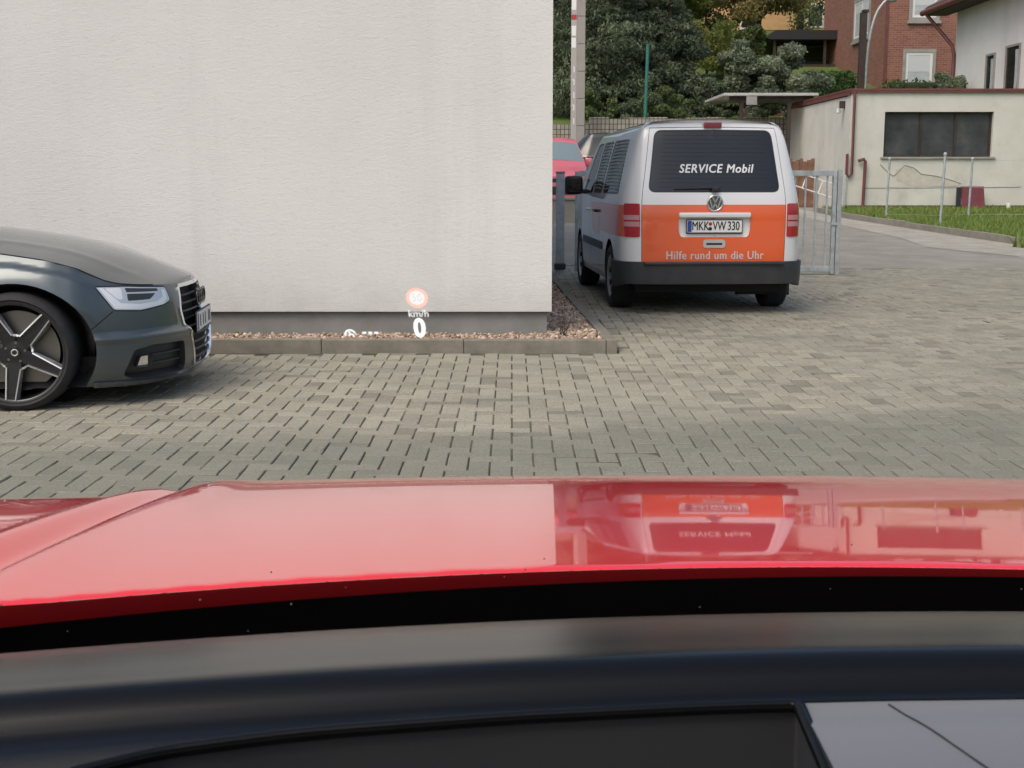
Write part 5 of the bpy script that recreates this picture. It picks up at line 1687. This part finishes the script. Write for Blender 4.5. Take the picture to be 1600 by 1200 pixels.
# head-up display, glowing on the glass in front of the driver
def glow(name, col, st, tr):
    m = bpy.data.materials.new(name); m.use_nodes = True
    nt = m.node_tree; nt.nodes.clear()
    out = nt.nodes.new('ShaderNodeOutputMaterial'); e = nt.nodes.new('ShaderNodeEmission'); e.inputs[0].default_value = (*col, 1); e.inputs[1].default_value = st
    t = nt.nodes.new('ShaderNodeBsdfTransparent'); t.inputs[0].default_value = (tr, tr, tr, 1)
    a = nt.nodes.new('ShaderNodeAddShader'); nt.links.new(e.outputs[0], a.inputs[0]); nt.links.new(t.outputs[0], a.inputs[1]); nt.links.new(a.outputs[0], out.inputs[0])
    return m
M['hud_white'] = glow('display_white', (1, 1, .98), .85, .35)
M['hud_soft'] = glow('display_soft_white', (1, 1, 1), .45, .62)
M['hud_red'] = glow('display_red', (1, .50, .38), .62, .40)
M['hud_grey'] = glow('display_grey', (.8, .8, .8), .25, .55)
# where the display lies on the glass: centre and the two directions along it
hc = np.array([-.0535, .752, 1.2225])     # world, on the screen in the driver's line of sight
def on_glass(a, b, o=0.0):
    """a right, b up (metres across the line of sight), laid on the glass; o lifts it off"""
    w = np.array([hc[0] - CX + a, 0, 0])
    # find the glass parameter whose height fits
    ts = np.linspace(.3, .75, 60)
    L = wsc(np.full(60, w[0] / (1 - .2 * .45)), ts)
    dep = (L[:, 2] - EYE) / L[:, 1]
    tgt = (hc[2] + b - EYE) / hc[1]
    t = np.interp(tgt, dep, ts)
    p = wsc(np.array([w[0] / (1 - .2 * t)]), np.array([t]))[0]
    return (p[0], p[1] - .003 - o, p[2] - .002)
def hud_text(name, s, size, a, b, mat, bold=.0, sx=1.0):
    V, F = text_mesh(s, size, bold)
    mobj(name, [on_glass(a + v[0] * sx, b + v[1], v[2]) for v in V], F, mat, ws)
PXM = .752 / 2000 * 1.0          # metres per photo pixel at that distance
def ring(r0, r1, a, b, n=40):
    V, F = [], []
    for k in range(n):
        t = 2 * math.pi * k / n
        V += [on_glass(a + r0 * math.cos(t), b + r0 * math.sin(t), .0005), on_glass(a + r1 * math.cos(t), b + r1 * math.sin(t), .0005)]
        l = (k + 1) % n
        F.append((2 * k, 2 * k + 1, 2 * l + 1, 2 * l))
    return V, F
cx_, cy_ = 0.0, 24 * PXM
V, F = ring(11.5 * PXM, 16 * PXM, cx_, cy_); mobj('speed_limit_ring', V, F, M['hud_red'], ws)
V, F = ring(.01 * PXM, 11.2 * PXM, cx_, cy_); mobj('speed_limit_disc', V, F, M['hud_soft'], ws)
Vt, Ft = text_mesh('50', 18 * PXM, 0)
mobj('speed_limit_number', [on_glass(cx_ + v[0] * .85, cy_ + v[1], .001) for v in Vt], Ft, M['hud_grey'], ws)
hud_text('speed_unit', 'km/h', 15.5 * PXM, 0, -1.5 * PXM, M['hud_white'], 0)
hud_text('speed_number', '0', 42 * PXM, -.5 * PXM, -25 * PXM, M['hud_white'], 1.7 * PXM, .84)
for k in range(3):
    c = (-85 + 9 * k) * PXM
    q = [(c - 3 * PXM, -33 * PXM), (c + 3 * PXM, -33 * PXM), (c + 3 * PXM, -30 * PXM), (c - 3 * PXM, -30 * PXM)]
    mobj('display_dash', [on_glass(*p) for p in q], [(0, 1, 2, 3)], M['hud_white'], ws)
# driver-assist symbol: arc over a wheel
for r0, r1, n0, n1, ca in ((6.5, 9.0, 20, 190, (-106, -35)), (2.5, 4.5, -20, 170, (-105, -37)), (0.01, 1.6, 0, 360, (-107, -31))):
    V, F = [], []
    tt = np.linspace(R(n0), R(n1), 20)
    for t in tt:
        V += [on_glass((ca[0] + r0 * math.cos(t)) * PXM, (ca[1] + r0 * math.sin(t)) * PXM), on_glass((ca[0] + r1 * math.cos(t)) * PXM, (ca[1] + r1 * math.sin(t)) * PXM)]
    F = [(2 * i, 2 * i + 1, 2 * i + 3, 2 * i + 2) for i in range(19)]
    mobj('assist_symbol', V, F, M['hud_white'], ws)

# dashboard top
def soft_plastic():
    m, nt, b = newmat('soft_black_plastic')
    setp(b, (.0045, .0046, .0048), .24, spec=.28)
    g = coords(nt)
    bump(nt, b, noise(nt, 900, 3, .6, g), .12, .0005)
    return m
M['dash'] = soft_plastic()
M['dash_trim'] = plain('satin_grey_trim', (.28, .275, .27), .40, bmp=.1, bscale=700)
_dz = sm_interp([-.36, -.22, -.15, -.122, -.110, -.104, -.0985, -.094, -.0875, -.080, -.0728, -.050, -.0212, .0100, .040, .10, .14, .20, .30], [1.0, 1.036, 1.0448, 1.0452, 1.0455, 1.0458, 1.0478, 1.0515, 1.0569, 1.0592, 1.0600, 1.0560, 1.0507, 1.0439, 1.0363, 1.0177, 1.0, .965, .88])
def ridge(u): return .706 - .205 * (u) ** 2
_q = np.arange(-.36, .30, .0004)
_arc = np.concatenate([[0], np.cumsum(np.hypot(np.diff(_q), np.diff(_dz(_q))))])
def dash_uv(u, v):          # lateral, forward distance -> lateral, length along the dashboard's profile
    return (float(u), float(np.interp(v - ridge(u), _q, _arc)))
def dash(u, a):
    q = np.interp(a, _arc, _q)
    return np.stack([u, q + ridge(u), _dz(q)], 1)
dl = [dash_uv(u, ridge(u) - .30) for u in np.linspace(-.80, .86, 30)] + [dash_uv(u, ridge(u) + .25) for u in np.linspace(.86, -.80, 30)]
def lipv(u): return np.interp(u, [-.50, -.46, -.40, -.30, -.20, -.13], [.512, .541, .560, .578, .590, .594])
rec = [(u, float(lipv(u))) for u in np.linspace(-.485, -.163, 14)] + [(-.160, .590), (-.156, .40), (-.492, .385), (-.492, .52)]
rec = [dash_uv(*p) for p in round_poly(rec, .016, 4)]
tu = np.linspace(-.80, .86, 50)
trimp = [dash_uv(u, np.interp(u, [-.8, -.5, -.46, -.40, -.30, -.20, -.13, 0, .3, .86], [.39, .517, .543, .561, .579, .591, .596, .600, .600, .49])) for u in tu] + [(float(u), -.1) for u in tu[::-1]]
Pd = patch(dash, dl, [('recess', rec), ('trim', trimp)], .007)
part('dashboard', Pd['body'], M['dash'], rc)
part('dashboard_trim', Pd['trim'], M['dash_trim'], rc, off=-.0006)
r0 = part('instrument_recess', Pd['recess'], plain('recess_plastic', (.05, .051, .055), .5), rc, off=-.07, rim=-.07)
sq = [dash_uv(u, v) for u, v in zip(np.linspace(-.116, -.055, 40), np.linspace(.592, .44, 40))]
sm_ = dash(np.array([p[0] for p in sq]), np.array([p[1] for p in sq]))
MB().tube([(p[0], p[1], p[2] - .0002) for p in sm_], .0005, 6).build('panel_seam', M['grey_plastic'], rc, smooth=True)
lp = dash(np.array([p[0] for p in rec]), np.array([p[1] for p in rec]))
MB().tube([(p[0], p[1], p[2] - .001) for p in lp], .0035, 8, closed=True).build('recess_trim', M['dash'], r0, smooth=True)
# roof, pillars, doors and rear end: they shade the cabin
hl = plain('headlining', (.05, .05, .05), .9)
rows = []
for y in np.linspace(.25, -2.2, 14):
    rows.append([(x, y - (.10 * x * x if y > 0 else 0), 1.565 + .05 * math.sin((y + 2.4) / 2.7 * 3.14) - .07 * x * x) for x in np.linspace(-.70, .70, 12)])
MB().grid(rows).build('roof', M['red_paint'], rc, smooth=True)
MB().grid([[(x, y, z - .02) for x, y, z in r] for r in rows]).build('headlining', hl, rc, smooth=True)
for sg in (-1, 1):
    a = wsc(np.array([.885 * sg]), np.array([0.0]))[0]; b = wsc(np.array([.885 * sg]), np.array([1.0]))[0]
    MB().tube([a, (a + b) / 2 + np.array([0, .05, .05]), b], [.05, .045, .04], 10).build('pillar', M['red_paint'], rc, smooth=True)
    MB().box((sg * .93 - .06, -1.3, .30), (sg * .93 + .06, .78, 1.02), .04).build('door', M['red_paint'], rc, smooth=True, angle=50)
    MB().tube([(sg * .84, -1.3, 1.0), (sg * .70, -1.5, 1.52)], .05, 8).build('pillar', M['red_paint'], rc)
    MB().tube([(sg * .86, -.35, 1.0), (sg * .71, -.35, 1.53)], .04, 8).build('pillar', M['black_plastic'], rc)
    MB().box((sg * .38 - .25, -.75, .35), (sg * .38 + .25, -.58, .95), .06).build('seat_back', M['black_plastic'], rc, smooth=True, angle=50)
box('cabin_floor', (-.85, -2.2, .25), (.85, .75, .32), M['black_plastic'], rc)
box('tailgate', (-.85, -2.3, .3), (.85, -2.2, 1.05), M['red_paint'], rc, .03)
